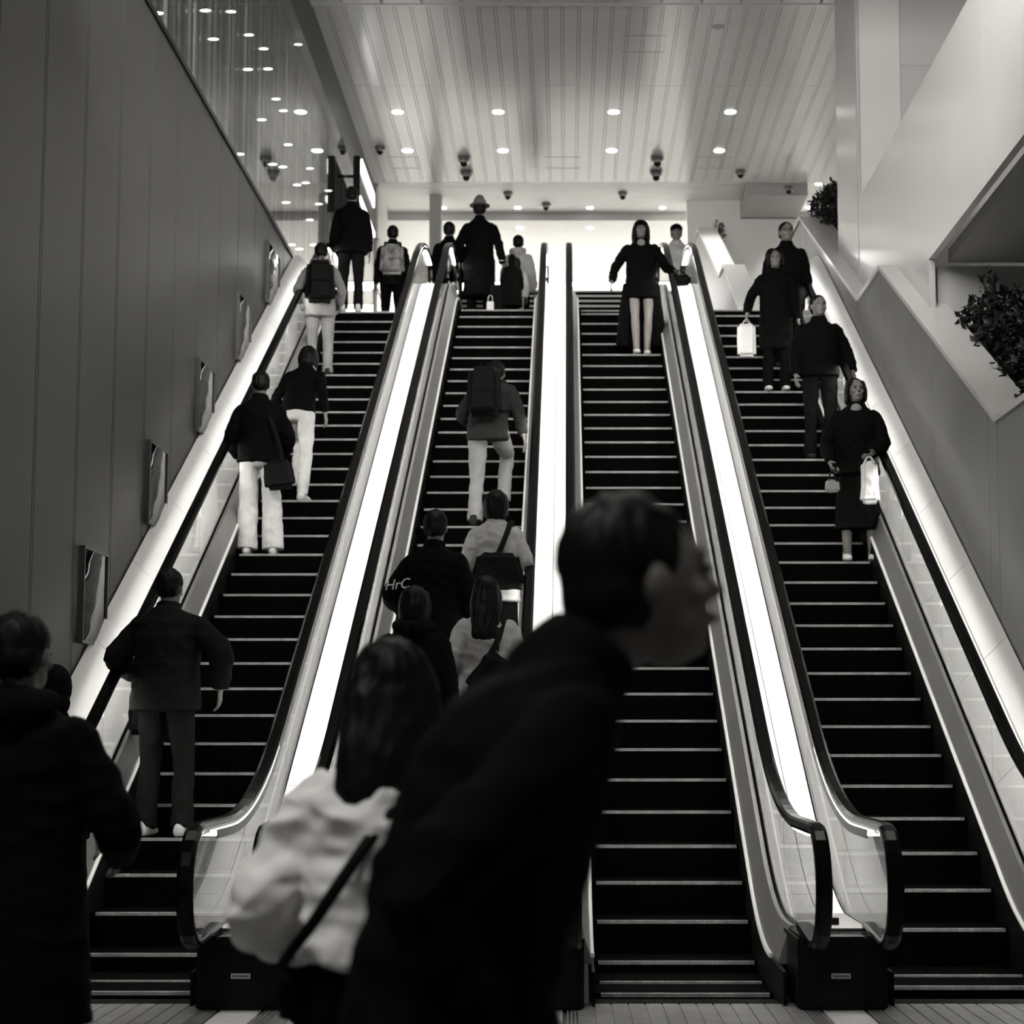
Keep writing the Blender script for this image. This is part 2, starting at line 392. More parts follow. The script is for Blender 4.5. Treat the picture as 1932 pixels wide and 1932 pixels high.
def backpack(J, label, m='leather', w=.30, d=.16, h=.42, z=1.0, patt=None):
    """worn on the back of a person"""
    T, W = J['T'], J['W']
    c = T((0, -.20, z)); base = W(c)
    r = empty('backpack', base, label, 'backpack', rz=J['yaw'])
    mesh_obj('bag_body', soft_box(w, d, h, .05, seed=3), K.get(m) if isinstance(m, str) else m, r)
    pk = mesh_obj('front_pocket', soft_box(w * .75, .05, h * .42, .02, .008), K.get(m) if isinstance(m, str) else m, r); pk.location = (0, -d / 2 - .01, h * .08)
    bm = bmesh.new(); tube(bm, [(-.03, -.01, h - .01), (-.025, -.01, h + .035), (.025, -.01, h + .035), (.03, -.01, h - .01)], [.007] * 4, n=6); bm_obj('carry_loop', bm, K['leather'], r)
    for s in (-1, 1):
        k = J['k']; inv = Matrix.Rotation(-J['yaw'], 3, 'Z')
        pts = [T((s * .085, -.12, 1.37)), T((s * .10, -.02, 1.455)), T((s * .12, .12, 1.36)), T((s * .145, .125, 1.2)), T((s * .19, .0, 1.08)), T((s * .13, -.13, 1.02))]
        strap_between('shoulder_strap', [inv @ (W(p) - base) for p in pts], (.022, .007), K['leather'], r)
    return r
def hang_bag(J, i, label, m='leather', w=.30, d=.10, h=.26, name='handbag', drop=.14, rz=0, off=(0, 0, 0), taper=.9, wr=.006, cat='bag', kind='hand'):
    W = J['W']; dirn = (J['wr'][i] - J['el'][i]).normalized()
    g = W(J['wr'][i] + dirn * .10) + V(off)
    r = empty(name, g + V((0, 0, -drop - h)), label, cat, rz=rz)
    mesh_obj('bag_body', soft_box(w, d, h, min(.03, d * .3), .008, wr, taper, 2), K[m] if m in K else MATS[m], r)
    for s in (-1, 1): strap_between('handle', [(-w * .25, s * d * .3, h - .02), (-w * .12, s * d * .15, h + drop * .6), (0, 0, h + drop), (w * .12, s * d * .15, h + drop * .6), (w * .25, s * d * .3, h - .02)], .006, K['leather'] if m != 'paper' else K['paper'], r)
    return r
def cross_bag(J, label, c, pts, m='leather', w=.32, d=.12, h=.24, tilt=0, taper=.9, name='shoulder_bag', sw=.02):
    """bag on a strap across the body; c bag base centre and pts strap points in body space"""
    W = J['W']; b = W(c); r = empty(name, b, label, 'bag', rz=J['yaw'])
    o = mesh_obj('bag_body', soft_box(w, d, h, .035, .008, .006, taper, 4), K[m], r); o.rotation_euler = (0, R(tilt), 0)
    inv = Matrix.Rotation(-J['yaw'], 3, 'Z')
    strap_between('shoulder_strap', [inv @ (W(p) - b) for p in pts], (sw, .006), K['leather'], r)
    return r

YAWB, YAWF = 0, math.pi
CENX = [-2.365, -.853, .620, 2.125]; PHE = [.2, -.3, 0, -.2]
def stand(px, hy, e=None, k=None, Y=None, z=None, d=.17, H=None):
    """feet on step k of escalator e (or at depth Y, height z) below picture column px; returns place and height"""
    if k is not None:
        Y = 10.54207 + .34641 * (k + PHE[e]) + d; z = .07 + .2 * (k + PHE[e])
    t = atY(px, hy, Y); return V((t.x, Y, z)), (H or (t.z - z))
def P(label, px, hy, e=None, k=None, Y=None, z=None, dX=0, H=None, d=.17, **kw):
    loc, h = stand(px, hy, e, k, Y, z, d, H); loc.x += dX
    print('PERSON', label[:30], [round(v, 2) for v in loc], round(h, 2))
    return person(label, loc, h, **kw)
H_ = V
# --- leftmost escalator
a = P('person in a dark quilted jacket climbing the leftmost escalator near its foot, pale shoes', 318, 1085, e=0, k=3, H=1.73, yaw=R(-6), top='dark', puff=1.5, legs='jean', shoes='shoe', feet=((-.12, 0, 0), (.13, -.02, 0)),
      hands=((-.27, .24, 1.02), (.34, .05, .93)), elbows=((-.8, -1, 0), (1, -.6, 0)), head=(0, 8, -6), lean=3, seed=1, cuff=.07)
hang_bag(a, 0, 'dark bag held low by the quilted-jacket person on the leftmost escalator', w=.24, d=.10, h=.24, drop=.10)
a = P('person in black jacket and wide white trousers standing left on the leftmost escalator', 492, 703, e=0, k=14, yaw=R(4), top='black', puff=1.25, legs='pale', cuff=.095, shoes='shoe', feet=((-.10, 0, 0), (.14, 0, 0)),
      hands=((-.22, .18, .93), (.21, .18, .95)), elbows=((-.5, -1, 0), (.5, -1, 0)), head=(0, 14, 8), seed=2, hem=.86, flare=1.0)
cross_bag(a, 'black shoulder bag at the hip of the white-trousered person', (.21, -.10, .60), [(-.06, .08, 1.42), (-.02, -.05, 1.44), (.10, -.14, 1.25), (.20, -.17, .98), (.22, -.14, .84)], w=.27, d=.13, h=.26, tilt=-8)
P('person in dark top and white trousers climbing beside the wide white trousers', 562, 700, e=0, k=17, H=1.56, yaw=R(-12), top='black', legs='pale', cuff=.05, shoes='shoe', lean=24, feet=((-.09, .28, .2), (.09, -.06, 0)), pel=(0, .02, .02),
  hair='bob', head=(0, 12, 10), hands=((-.24, .36, 1.0), (.28, .05, .92)), seed=3, hem=.90)
a = P('person in pale hooded jacket and light trousers with a backpack, high on the leftmost escalator', 606, 460, e=0, k=26, yaw=R(6), top='grey', puff=1.1, legs='khaki', cuff=.06, hood=True, seed=4, head=(0, 16, 6), hands=((-.26, .16, .98), (.24, .12, .95)), vox=.011, hem=.76)
backpack(a, 'black backpack on the person in the pale hooded jacket', w=.34, d=.17, h=.48, z=.90)
P('tall person in long black coat at the top of the leftmost escalator', 664, 365, Y=22.15, z=6.6, yaw=R(5), H=1.60, top='black', puff=1.2, hem=.80, flare=1.1, legs='coal', shoes='shoe', seed=5, head=(0, 10, -10), vox=.011)
a = P('person with patterned backpack walking off past the top of the leftmost escalator', 741, 457, Y=24.6 - .9, z=6.6, H=1.55, yaw=R(4), top='coal', legs='black', seed=6, vox=.012)
backpack(a, 'mottled pale backpack at the head of the leftmost escalator', m=mat('patterned_cloth', .30, .7, vary=.95, vscale=9), w=.34, d=.16, h=.42, z=.92)
# --- second escalator
P('man in brimmed hat and long black coat at the top of the second escalator', 905, 385, Y=23.1, z=6.6, H=1.72, yaw=R(-4), top='black', puff=1.12, hem=.42, flare=1.08, legs='black', cap='hat', hair='short', seed=7, vox=.011,
  hands=((-.24, .10, .92), (.30, .02, .86)))
r = empty('suitcase', V(atY(943, 560, 22.75)).xyz * 1, 'dark upright suitcase beside the man in the brimmed hat', 'suitcase'); r.location = (atY(943, 560, 22.75).x, 22.75, 6.6)
mesh_obj('case_body', soft_box(.26, .2, .5, .03, .01, 0, .97), K['coal'], r)
for s_ in (-1, 1):
    bm = bmesh.new(); cyl(bm, (s_ * .09, 0, .012), .02, .03, 12, axis='x'); bm_obj('wheel', bm, M_BLACK, r)
bm = bmesh.new(); tube(bm, [(-.07, .08, .48), (-.07, .08, .85), (.07, .08, .85), (.07, .08, .48)], [.009] * 4, n=6); bm_obj('pull_handle', bm, M_CHROME, r)
p_ = atY(925, 583, 22.1); r = empty('paper_bag', (p_.x, 22.1, 6.6), 'small white paper bag at the feet of the man in the hat', 'bag')
mesh_obj('bag_body', soft_box(.09, .07, .13, .008, .006, 0, 1), K['paper'], r); strap_between('handle', [(-.03, 0, .12), (-.02, 0, .2), (.02, 0, .2), (.03, 0, .12)], .004, K['paper'], r)
P('dark-haired person in black half hidden left of the man in the hat', 848, 428, Y=23.7, z=6.6, H=1.60, yaw=R(-10), top='black', hem=.6, legs='black', seed=8, vox=.012, puff=1.15)
P('person in pale hooded jacket walking away right of the man in the hat', 978, 445, Y=23.95, z=6.6, yaw=R(-6), top='light', hood=True, puff=1.15, legs='coal', seed=9, vox=.012)
P('shorter person in pale jacket just below the pale hooded one', 974, 487, Y=23.3, z=6.6, yaw=R(8), top='light', puff=1.2, legs='khaki', seed=10, vox=.012, hair='bob')
P('child in dark hooded coat at the head of the second escalator', 966, 518, Y=22.7, z=6.6, H=.88, yaw=R(0), top='black', cap='hood', puff=1.35, hem=.4, flare=1.25, legs='black', seed=11, vox=.014)
P('distant dark-haired person beyond the upper stair, between escalators', 1006, 516, Y=33, z=8.1, H=1.7, yaw=0, top='black', legs='black', seed=12, vox=.014)
a = P('person in brown jacket and light trousers striding up the second escalator', 918, 680, e=1, k=16, H=1.72, yaw=R(-8), top='brown', puff=1.1, legs='khaki', cuff=.062, lean=26, feet=((-.09, -.05, 0), (.09, .36, .23)), pel=(0, .08, .0),
      hands=((-.20, .42, .98), (.32, .10, .84)), head=(0, 24, 6), hunch=.25, seed=13, shoes='bshoe')
backpack(a, 'black backpack on the striding person in the brown jacket', w=.33, d=.18, h=.46, z=.96)
a = P('person in black sweatshirt with pale lettered sleeve, left on the second escalator', 822, 930, e=1, k=6, dX=.0, H=1.72, yaw=R(-10), top='black', puff=1.22, legs='black', seed=14, hem=.82, hands=((-.25, .18, 1.0), (.22, .16, .92)), elbows=((-.5, -1, 0), (.4, -1, 0)), head=(0, 12, 5))
txt = bpy.data.curves.new('t', 'FONT'); txt.body = 'HrC'; txt.size = .10; txt.extrude = .002; txt.shear = .25
to = bpy.data.objects.new('sleeve_lettering', txt); C.objects.link(to); dg = bpy.context.evaluated_depsgraph_get(); me_ = bpy.data.meshes.new_from_object(to.evaluated_get(dg)); bpy.data.objects.remove(to)
lo = mesh_obj('sleeve_lettering', me_, K['paper'], a['root']); lo.location = (-.315, -.165, 1.14); lo.rotation_euler = (R(84), R(-4), R(-8))
a = P('woman in pale jacket with black bag across her back, right on the second escalator', 936, 936, e=1, k=8, H=1.56, yaw=R(6), top='light', puff=1.18, legs='black', leg='skirt', seed=15, hair='bob', hem=.80, hands=((-.20, .16, .96), (.20, .16, .98)))
cross_bag(a, 'wide black bag across the back of the woman in pale jacket and skirt', (0, -.24, .88), [(.13, .08, 1.40), (.12, -.04, 1.45), (.07, -.15, 1.32), (.0, -.19, 1.16), (-.08, -.2, 1.08)], w=.44, d=.14, h=.27, taper=.66)
a = P('long-haired woman in pale jacket with a slanted black bag, low on the second escalator', 918, 1096, e=1, k=4, d=.05, H=1.58, yaw=R(10), top='light', puff=1.2, legs='coal', seed=16, hair='long', hairlen=.36, hem=.80, head=(0, 8, -10), hands=((-.21, .18, .98), (.20, .18, 1.0)), elbows=((-.3, -1, 0), (.3, -1, 0)))
cross_bag(a, 'slanted black bag on the long-haired woman in the pale jacket', (-.06, -.22, .84), [(.13, .08, 1.40), (.12, -.05, 1.44), (.06, -.16, 1.25), (-.03, -.20, 1.10)], w=.30, d=.13, h=.30, tilt=32, taper=.85)
P('dark-clad person with full hair low on the left of the second escalator', 782, 1108, e=1, k=3, d=.05, yaw=R(-4), top='black', puff=1.3, legs='black', seed=17, hair='bob', hood=True, head=(0, 6, 0))
# --- third escalator
a = P('woman in black cap and open long black coat coming down the third escalator, bare knees', 1209, 424, e=2, k=28, H=1.60, yaw=math.pi, top='black', puff=1.1, hem=.72, flare=1.15, leg='none', bare='bare', hair='long', hairlen=.30, cap='cap', seed=20, vox=.010,
      hands=((-.42, .14, 1.02), (.36, .04, .92)), elbows=((-.3, -1, -.6), (.6, -.8, -.5)), feet=((-.07, 0, 0), (.06, .06, 0)), shoes='shoe', shirt='grey', head=(0, -4, 0))
bm = bmesh.new()
for s_ in (-1, 1):
    tube(bm, [(s_ * .155, -.02, .90), (s_ * .19, -.04, .5), (s_ * .22, -.05, .14)], [(.07, .10), (.085, .10), (.09, .08)], ref=V((1, 0, 0)), dome=(.3, .05))
tube(bm, [(0, -.10, .90), (0, -.12, .5), (0, -.13, .14)], [(.17, .04), (.2, .04), (.22, .04)], dome=(.3, .05))
mesh_obj('coat_tails', fuse(bm, .010, 3, wr=.008, wst=(2, 2, .4)), K['black'], a['root'])
hang_bag(a, 0, 'black handbag held out by the woman in the cap over the handrail side', w=.26, d=.10, h=.13, drop=.05, off=(0, -.02, .04))
P('person in pale top with hat behind the handrails at the head of the third escalator', 1276, 424, Y=24.1, z=6.6, yaw=math.pi, top='light', legs='coal', cap='cap', seed=21, vox=.012, puff=1.1)
# --- fourth escalator
a = P('bespectacled person in dark coat, tallest of the group at the top of the rightmost escalator', 1483, 427, e=3, k=27, yaw=math.pi, H=1.70, top='black', puff=1.25, legs='black', hair='short', glasses=True, seed=22, vox=.011, head=(0, -4, 6), hem=.7)
a = P('dark-clad person with white shoes in front of the bespectacled one, holding a white bag', 1462, 472, e=3, k=25, yaw=math.pi, d=.10, top='black', puff=1.15, legs='black', shoes='shoe', hair='bob', seed=23, vox=.011, hem=.5, hands=((-.25, .12, .82), (.34, .06, .92)), head=(0, -6, -5))
hang_bag(a, 1, 'white paper carrier bag held by the person with white shoes on the rightmost escalator', m='paper', w=.20, d=.12, h=.36, drop=.05, name='carrier_bag', taper=.97, wr=.003)
P('heavy-set person in dark jacket halfway down the rightmost escalator, head turned', 1540, 562, e=3, k=20, yaw=math.pi, H=1.66, top='black', puff=1.3, legs='coal', seed=24, vox=.010, hem=.84, hair='short', head=(0, -5, 12), hands=((-.33, .06, .90), (.25, .1, .86)), dX=.02)
a = P('woman in black jacket and long dark skirt with sneakers, lowest on the rightmost escalator', 1614, 724, e=3, k=14, d=.12, yaw=math.pi - R(8), H=1.60, top='black', puff=1.3, leg='skirt', legs='black', shoes='shoe', seed=25, hair='bob', head=(0, -4, 18), shirt='grey', feet=((-.13, 0, 0), (.10, 0, 0)),
      hands=((-.14, .24, .97), (.24, .16, .90)), elbows=((-.7, -1, 0), (.7, -1, 0)), grip=(True, True))
hang_bag(a, 0, 'long white plastic bag hanging from the hand of the woman in sneakers', m='paper', w=.17, d=.12, h=.36, drop=.04, name='carrier_bag', taper=.75, wr=.010)
hang_bag(a, 1, 'small pale tote with dark handles beside the woman in sneakers', m='grey', w=.13, d=.06, h=.11, drop=.08, name='tote_bag')
# --- foreground
P('man in dark hooded coat cut by the left frame edge, near the camera', 42, 1178, Y=5.2, z=0, H=1.70, yaw=R(-8), top='black', puff=1.25, hem=.55, flare=1.1, legs='jean', hood=True, seed=31, head=(0, 4, -8), hands=((-.22, .26, .98), (.20, .28, 1.0)), elbows=((-.6, -1, 0), (.6, -1, 0)), vox=.008)
P('person in dark puffer stepping onto the leftmost escalator behind the man at the frame edge', 104, 1257, Y=9.72, z=.012, H=1.70, yaw=R(-5), top='black', puff=1.25, legs='coal', seed=32, feet=((-.12, -.1, 0), (.13, .05, 0)), cap='hood')
a = P('long-haired woman in white padded jacket in the foreground, seen from behind', 742, 1213, Y=3.72, z=0, H=1.54, yaw=R(8), top='white', puff=1.38, hem=.98, flare=1.08, legs='black', leg='skirt', hair='long', hairlen=.27, seed=33, vox=.0065, wr=.017, hood=False,
      head=(0, 8, -14), hands=((-.18, .22, 1.01), (.20, .22, 1.0)), elbows=((-.62, -.9, 0), (.6, -1, 0)))
cross_bag(a, 'black bag on a diagonal strap worn by the woman in the white jacket', (-.14, .20, .80), [(.12, .13, 1.34), (.10, -.02, 1.44), (.0, -.135, 1.34), (-.09, -.185, 1.22), (-.17, -.18, 1.10), (-.235, -.09, 1.0), (-.22, .06, .95)], w=.20, d=.12, h=.20, sw=.013)
a = person('dark blurred passer-by in black coat striding right, closest to the camera', V(((852 - CX) / F * 2.5, 2.5, 0)), 1.79, yaw=R(-76), lean=10, hunch=.35, top='black', puff=1.05, hem=.60, flare=1.0, legs='black', hair='short', seed=34, vox=.0075,
           feet=((-.10, .28, 0), (.10, -.30, .02)), pel=(0, 0, -.03), head=(0, -12, 0), hands=((-.20, .12, .86), (.20, .02, .86)), elbows=((-.2, -1, 0), (.2, -1, 0)))
# ------------------------------------------------------------------ escalators
Y0, Z0, RUN, RISE, TOPZ = 10.54207, .07, .34641, .2, 6.6
SL = RISE / RUN
def smax(a, b, w): h = max(w - abs(a - b), 0) / w; return max(a, b) + h * h * w / 4
def smin(a, b, w): h = max(w - abs(a - b), 0) / w; return min(a, b) - h * h * w / 4
def base(Y, w=.3): return smin(smax(Z0 + SL * (Y - Y0), 0, w), TOPZ, w)
CEN = [-2.365, -.853, .620, 2.125]; HALF = .585; PH = [.2, -.3, 0, -.2]
def stepYZ(e, k): return Y0 + RUN * (k + PH[e]), base(Y0 + RUN * (k + PH[e]), .12)
TW = .94
def comb_boxes(bm, x0, x1, y0, y1, z0, z1, pitch=.0094, duty=.6):
    x = x0
    while x < x1: box(bm, x, x + pitch * duty, y0, y1, z0, z1); x += pitch
bm = bmesh.new(); box(bm, -TW / 2, TW / 2, .006, .38, -.27, -.001); comb_boxes(bm, -TW / 2, TW / 2, -.001, .01, -.27, -.018)
ME_STEP = bpy.data.meshes.new('step'); bm.to_mesh(ME_STEP); bm.free(); ME_STEP.materials.append(M_STEP)
bm = bmesh.new(); comb_boxes(bm, -TW / 2 + .035, TW / 2 - .02, -.004, .03, -.019, 0)
ME_EDGE = bpy.data.meshes.new('edge_stripe'); bm.to_mesh(ME_EDGE); bm.free(); ME_EDGE.materials.append(M_EDGE)

NR, NCY, NCZ = .275, 8.86, .635
def hand_path(off=0):
    """centre line of the handrail, off = distance inwards"""
    r = NR - off; P = [(9.35, .40 + off * 0)] if off == 0 else []
    for i in range(15):
        a = R(-80 - i * (190 / 14))
        P.append((NCY + r * math.cos(a), NCZ + r * math.sin(a)))
    y = 9.0
    while y < 23.2: P.append((y, base(y, .5) + .91 - off)); y += .15
    for i in range(15):
        a = R(90 - i * (190 / 14)); P.append((23.2 + r * math.cos(a), TOPZ + NCZ + r * math.sin(a)))
    if off == 0: P.append((22.75, TOPZ + .38))
    return P
def top_glass(Y):
    if Y < NCY: return NCZ + math.sqrt(max(0, (NR - .03) ** 2 - (Y - NCY) ** 2))
    if Y > 23.2: return TOPZ + NCZ + math.sqrt(max(0, (NR - .03) ** 2 - (Y - 23.2) ** 2))
    return base(Y, .5) + .88
def bot_glass(Y):
    if Y < 9.15: return max(.30 if Y > NCY else 0, NCZ - math.sqrt(max(0, (NR - .03) ** 2 - (Y - NCY) ** 2))) if Y < NCY else .37
    return base(Y) + .36
ESC_TXT = [('leftmost escalator, rising beside the dark panelled wall', 1), ('second escalator from the left, carrying the climber with light trousers', 2),
           ('third escalator from the left, with one woman in a cap coming down it', 3), ('rightmost escalator, coming down beside the grey wall', 4)]
ESC = []
for e in range(4):
    cx = CEN[e]; rt = empty('escalator', (cx, 9.3, 0), 'black ' + ESC_TXT[e][0], 'escalator', 'bank of four escalators')
    off = V((0, -9.3, 0)); ESC.append(rt)
    def part(name, bm, m, parent=rt, smooth=False):
        for v in bm.verts: v.co.y -= 9.3
        return bm_obj(name, bm, m, parent, smooth)
    # steps
    pos = []
    kk = 0 if PH[e] >= 0 else 1
    y, z = stepYZ(e, kk); pos += [(y - .78, .002), (y - .39, .012 if e != 0 else .008)]
    k = kk
    while True:
        y, z = stepYZ(e, k)
        if Z0 + SL * (y - Y0) > TOPZ + .06: break
        pos.append((y, z)); k += 1
    pos += [(pos[-1][0] + .37, TOPZ), (pos[-1][0] + .77, TOPZ)]
    for y, z in pos:
        s = bpy.data.objects.new('step', ME_STEP); C.objects.link(s); s.parent = rt; s.location = (0, y - 9.3, z)
        d = bpy.data.objects.new('edge_stripe', ME_EDGE); C.objects.link(d); d.parent = s
    # landing plates
    for nm, ya, yb, z in (('landing_plate', 6.9, 9.40, 0), ('landing_plate', 22.75, 24.0, TOPZ)):
        bm = bmesh.new(); x = -.56
        while x < .56: box(bm, x, min(x + .078, .56), ya, yb, z - .02, z + .004); x += .086
        box(bm, -.56, .56, ya, yb, z - .03, z - .002); part(nm, bm, M_PLATE)
    bm = bmesh.new(); comb_boxes(bm, -TW / 2, TW / 2, 9.38, 9.52, -.01, .008); comb_boxes(bm, -TW / 2, TW / 2, 22.68, 22.78, TOPZ - .01, TOPZ + .008); part('comb_plate', bm, M_BLACK)
    # balustrades
    ys = [9.42 + .12 * i for i in range(int((22.8 - 9.42) / .12) + 1)]
    for s in (-1, 1):
        X = lambda u: s * u
        def strip(name, sec, m, ya=9.3, yb=22.9):
            bm = bmesh.new(); yy = [ya + (yb - ya) * i / 130 for i in range(131)]; rings = []
            for y in yy: rings.append([bm.verts.new((X(u), y, base(y, .3) + v)) for u, v in sec])
            n = len(sec)
            for a, b in zip(rings, rings[1:]):
                for j in range(n): bm.faces.new((a[j], a[(j + 1) % n], b[(j + 1) % n], b[j]))
            bm.faces.new(rings[0]); bm.faces.new(rings[-1]); return part(name, bm, m)
        strip('skirt_panel', [(.474, -.25), (.474, .172), (.49, .172), (.49, -.25)], M_SKIRT)
        strip('skirt_trim', [(.468, .172), (.468, .186), (.476, .196), (.486, .196), (.486, .172)], M_TRIM, 9.9)
        strip('inner_deck', [(.486, .176), (.486, .196), (.545, .372), (.57, .372), (.57, .176)], M_INNER, 9.6)
        # glass
        cuts = [8.62, 10.15, 11.6, 13.05, 14.5, 15.95, 17.4, 18.85, 20.3, 21.75, 23.44]
        for a, b in zip(cuts, cuts[1:]):
            bm = bmesh.new(); n = 22; rr = []
            for i in range(n + 1):
                y = a + .004 + (b - a - .008) * i / n; t, q = top_glass(y), bot_glass(y)
                if y > 22.9: q = max(TOPZ + .37 if y < 23.2 else 0, (TOPZ + NCZ - math.sqrt(max(0, (NR - .03) ** 2 - (y - 23.2) ** 2))) if y > 23.2 else TOPZ + .37)
                rr.append([bm.verts.new((X(.585) + dx, y, zz)) for dx, zz in ((-.005, q), (-.005, t), (.005, t), (.005, q))])
            for p, q in zip(rr, rr[1:]):
                for j in range(4): bm.faces.new((p[j], p[(j + 1) % 4], q[(j + 1) % 4], q[j]))
            bm.faces.new(rr[0]); bm.faces.new(rr[-1]); part('glass_panel', bm, G_BAL)
        # handrail, its chrome guide and the lamp strip beneath
        bm = bmesh.new(); sec = [(X(.585) + x, n) for x, n in ((-.040, .0), (-.038, .018), (-.022, .028), (.022, .028), (.038, .018), (.040, 0), (.036, -.014), (.022, -.016), (-.022, -.016), (-.036, -.014))]
        sweep(bm, hand_path(), sec if s > 0 else sec[::-1]); part('handrail', bm, M_RUBBER, smooth=False)
        bm = bmesh.new(); sweep(bm, hand_path(.022), [(X(.585) + x, n) for x, n in ((-.018, .006), (.018, .006), (.018, -.012), (-.018, -.012))]); part('handrail_guide', bm, M_CHROME)
        bm = bmesh.new(); P = [(y_, base(y_, .5) + .868) for y_ in [9.15 + i * .15 for i in range(94)]]
        sweep(bm, P, [(X(.585) + x, n) for x, n in ((s * .004, .004), (s * .027, .004), (s * .027, -.010), (s * .004, -.010))]); part('handrail_lamp', bm, M_LED)
        bm = bmesh.new(); sweep(bm, P, [(X(.585) + x, n) for x, n in ((s * .035, .02), (s * .039, .02), (s * .039, -.024), (s * .035, -.024))]); part('lamp_shield', bm, M_BLACK)
        # entry housing of the handrail
        bm = bmesh.new(); box(bm, X(.585) - .055, X(.585) + .055, 9.16, 9.75, 0, .362); bmesh.ops.bevel(bm, geom=bm.edges[:], offset=.012, segments=2, affect='EDGES'); part('handrail_inlet', bm, M_BLACK)

# decks between the escalators
def deck(xa, xb, label, boxed=True, wallside=0):
    rt = empty('deck_channel', ((xa + xb) / 2, 9.3, 0), label, 'escalator deck', 'white sloping decks between the handrails')
    def part(name, bm, m):
        for v in bm.verts: v.co -= V(((xa + xb) / 2, 9.3, 0))
        return bm_obj(name, bm, m, rt)
    seam = xa + (xb - xa) * .55
    def up(x): return 0 if not wallside else .36 * max(0, ((x - xa) if wallside > 0 else (xb - x)) / (xb - xa))
    bm = bmesh.new(); y = 9.35; L = 1.12
    while y < 22.6:
        y1 = min(y + L - .006, 22.6)
        for a, b in ((xa, seam - .003), (seam + .003, xb)):
            n = 9; rr = []
            for i in range(n + 1):
                yy = y + (y1 - y) * i / n; zz = base(yy) + .37; rr.append([bm.verts.new(p) for p in ((a, yy, zz + up(a)), (b, yy, zz + up(b)), (b, yy, zz - .015 + up(b)), (a, yy, zz - .015 + up(a)))])
            for p, q in zip(rr, rr[1:]):
                for j in range(4): bm.faces.new((p[j], p[(j + 1) % 4], q[(j + 1) % 4], q[j]))
            bm.faces.new(rr[0]); bm.faces.new(rr[-1])
        y += L
    part('deck_panel', bm, M_DECK)
    bm = bmesh.new(); box(bm, xa, xb, 9.34, 10.25, .375, .385) if not wallside else box(bm, xa, xb, 9.33, 9.36, 0, .4); part('deck_foot_plate', bm, M_INNER)
    bm = bmesh.new(); yy = [9.35 + 13.2 * i / 90 for i in range(91)]; rr = []
    for y in yy: rr.append([bm.verts.new(p) for p in ((xa, y, base(y) + .35 + up(xa)), (xb, y, base(y) + .35 + up(xb)), (xb, y, base(y) - .3), (xa, y, base(y) - .3))])
    for p, q in zip(rr, rr[1:]):
        for j in range(4): bm.faces.new((p[j], p[(j + 1) % 4], q[(j + 1) % 4], q[j]))
    bm.faces.new(rr[0]); bm.faces.new(rr[-1]); part('deck_support', bm, M_BLACK)
    if boxed:
        bm = bmesh.new(); box(bm, xa + .04, xb - .04, 9.18, 9.34, 0, .36); part('base_box', bm, M_BLACK)
        bm = bmesh.new(); m = (xa + xb) / 2; box(bm, m - .055, m + .04, 9.172, 9.181, .155, .18)
        p = part('name_plate', bm, M_TRIM)
        bm = bmesh.new()
        for i in range(9): box(bm, m - .046 + i * .0092, m - .041 + i * .0092, 9.169, 9.173, .161, .174)
        part('plate_lettering', bm, M_BLACK)
        bm = bmesh.new(); box(bm, m - .01, m + .035, 9.50, 9.56, .37, .42); part('sensor_box', bm, M_BLACK)
XL, XR = -3.33, 3.10
for (a, b, lb, bx_, w) in ((XL + .01, CEN[0] - HALF - .01, 'white lit deck between the leftmost handrail and the dark wall', False, -1), (CEN[0] + HALF + .01, CEN[1] - HALF - .01, 'white lit deck between first and second escalators', True, 0),
                      (CEN[1] + HALF + .01, CEN[2] - HALF - .01, 'white lit deck between the two middle escalators', True, 0), (CEN[2] + HALF + .01, CEN[3] - HALF - .01, 'white lit deck between third and fourth escalators', True, 0),
                      (CEN[3] + HALF + .01, XR - .01, 'white lit deck between the rightmost handrail and the grey wall', False, 1)):
    deck(a, b, lb, bx_, w)

# ------------------------------------------------------------------ setting
struct(bx('floor', -9, 9, -2, 9.2, -.3, -.012, M_FLOOR), 'grey lower floor in front of the escalators')
bm = bmesh.new(); x = -8.9
tag_floor = [(CEN[0] + HALF + .02, CEN[1] - HALF - .02), (CEN[1] + HALF + .02, CEN[2] - HALF - .02), (CEN[2] + HALF + .02, CEN[3] - HALF - .02)]
for i, (a, b) in enumerate(tag_floor):
    m = (a + b) / 2; struct(bx('trim_%d' % (i + 1), m - .10, m + .10, 4.5, 9.17, -.012, .002, M_STRIPE))
    bm2 = bmesh.new()
    for sgn in (-1, 1):
        for j in range(5):
            xx = m + sgn * (.125 + j * .018); box(bm2, xx - .005, xx + .005, 4.5, 9.17, -.012, .003)
    struct(bm_obj('trim_%d' % (i + 11), bm2, M_PLATE))
bm.free()
struct(bx('floor_upper', -6, 6, 24.0, 44, 6.3, 6.6, mat('pale_upper_floor', .5, .4, vary=.1)), 'upper floor at the head of the escalators')
bm = bmesh.new()
for a, b in ((XL, CEN[0] - .56), (CEN[0] + .56, CEN[1] - .56), (CEN[1] + .56, CEN[2] - .56), (CEN[2] + .56, CEN[3] - .56), (CEN[3] + .56, 6)): box(bm, a, b, 22.55, 24.0, 6.3, 6.6)
struct(bm_obj('floor_landing', bm, M_FLOOR))

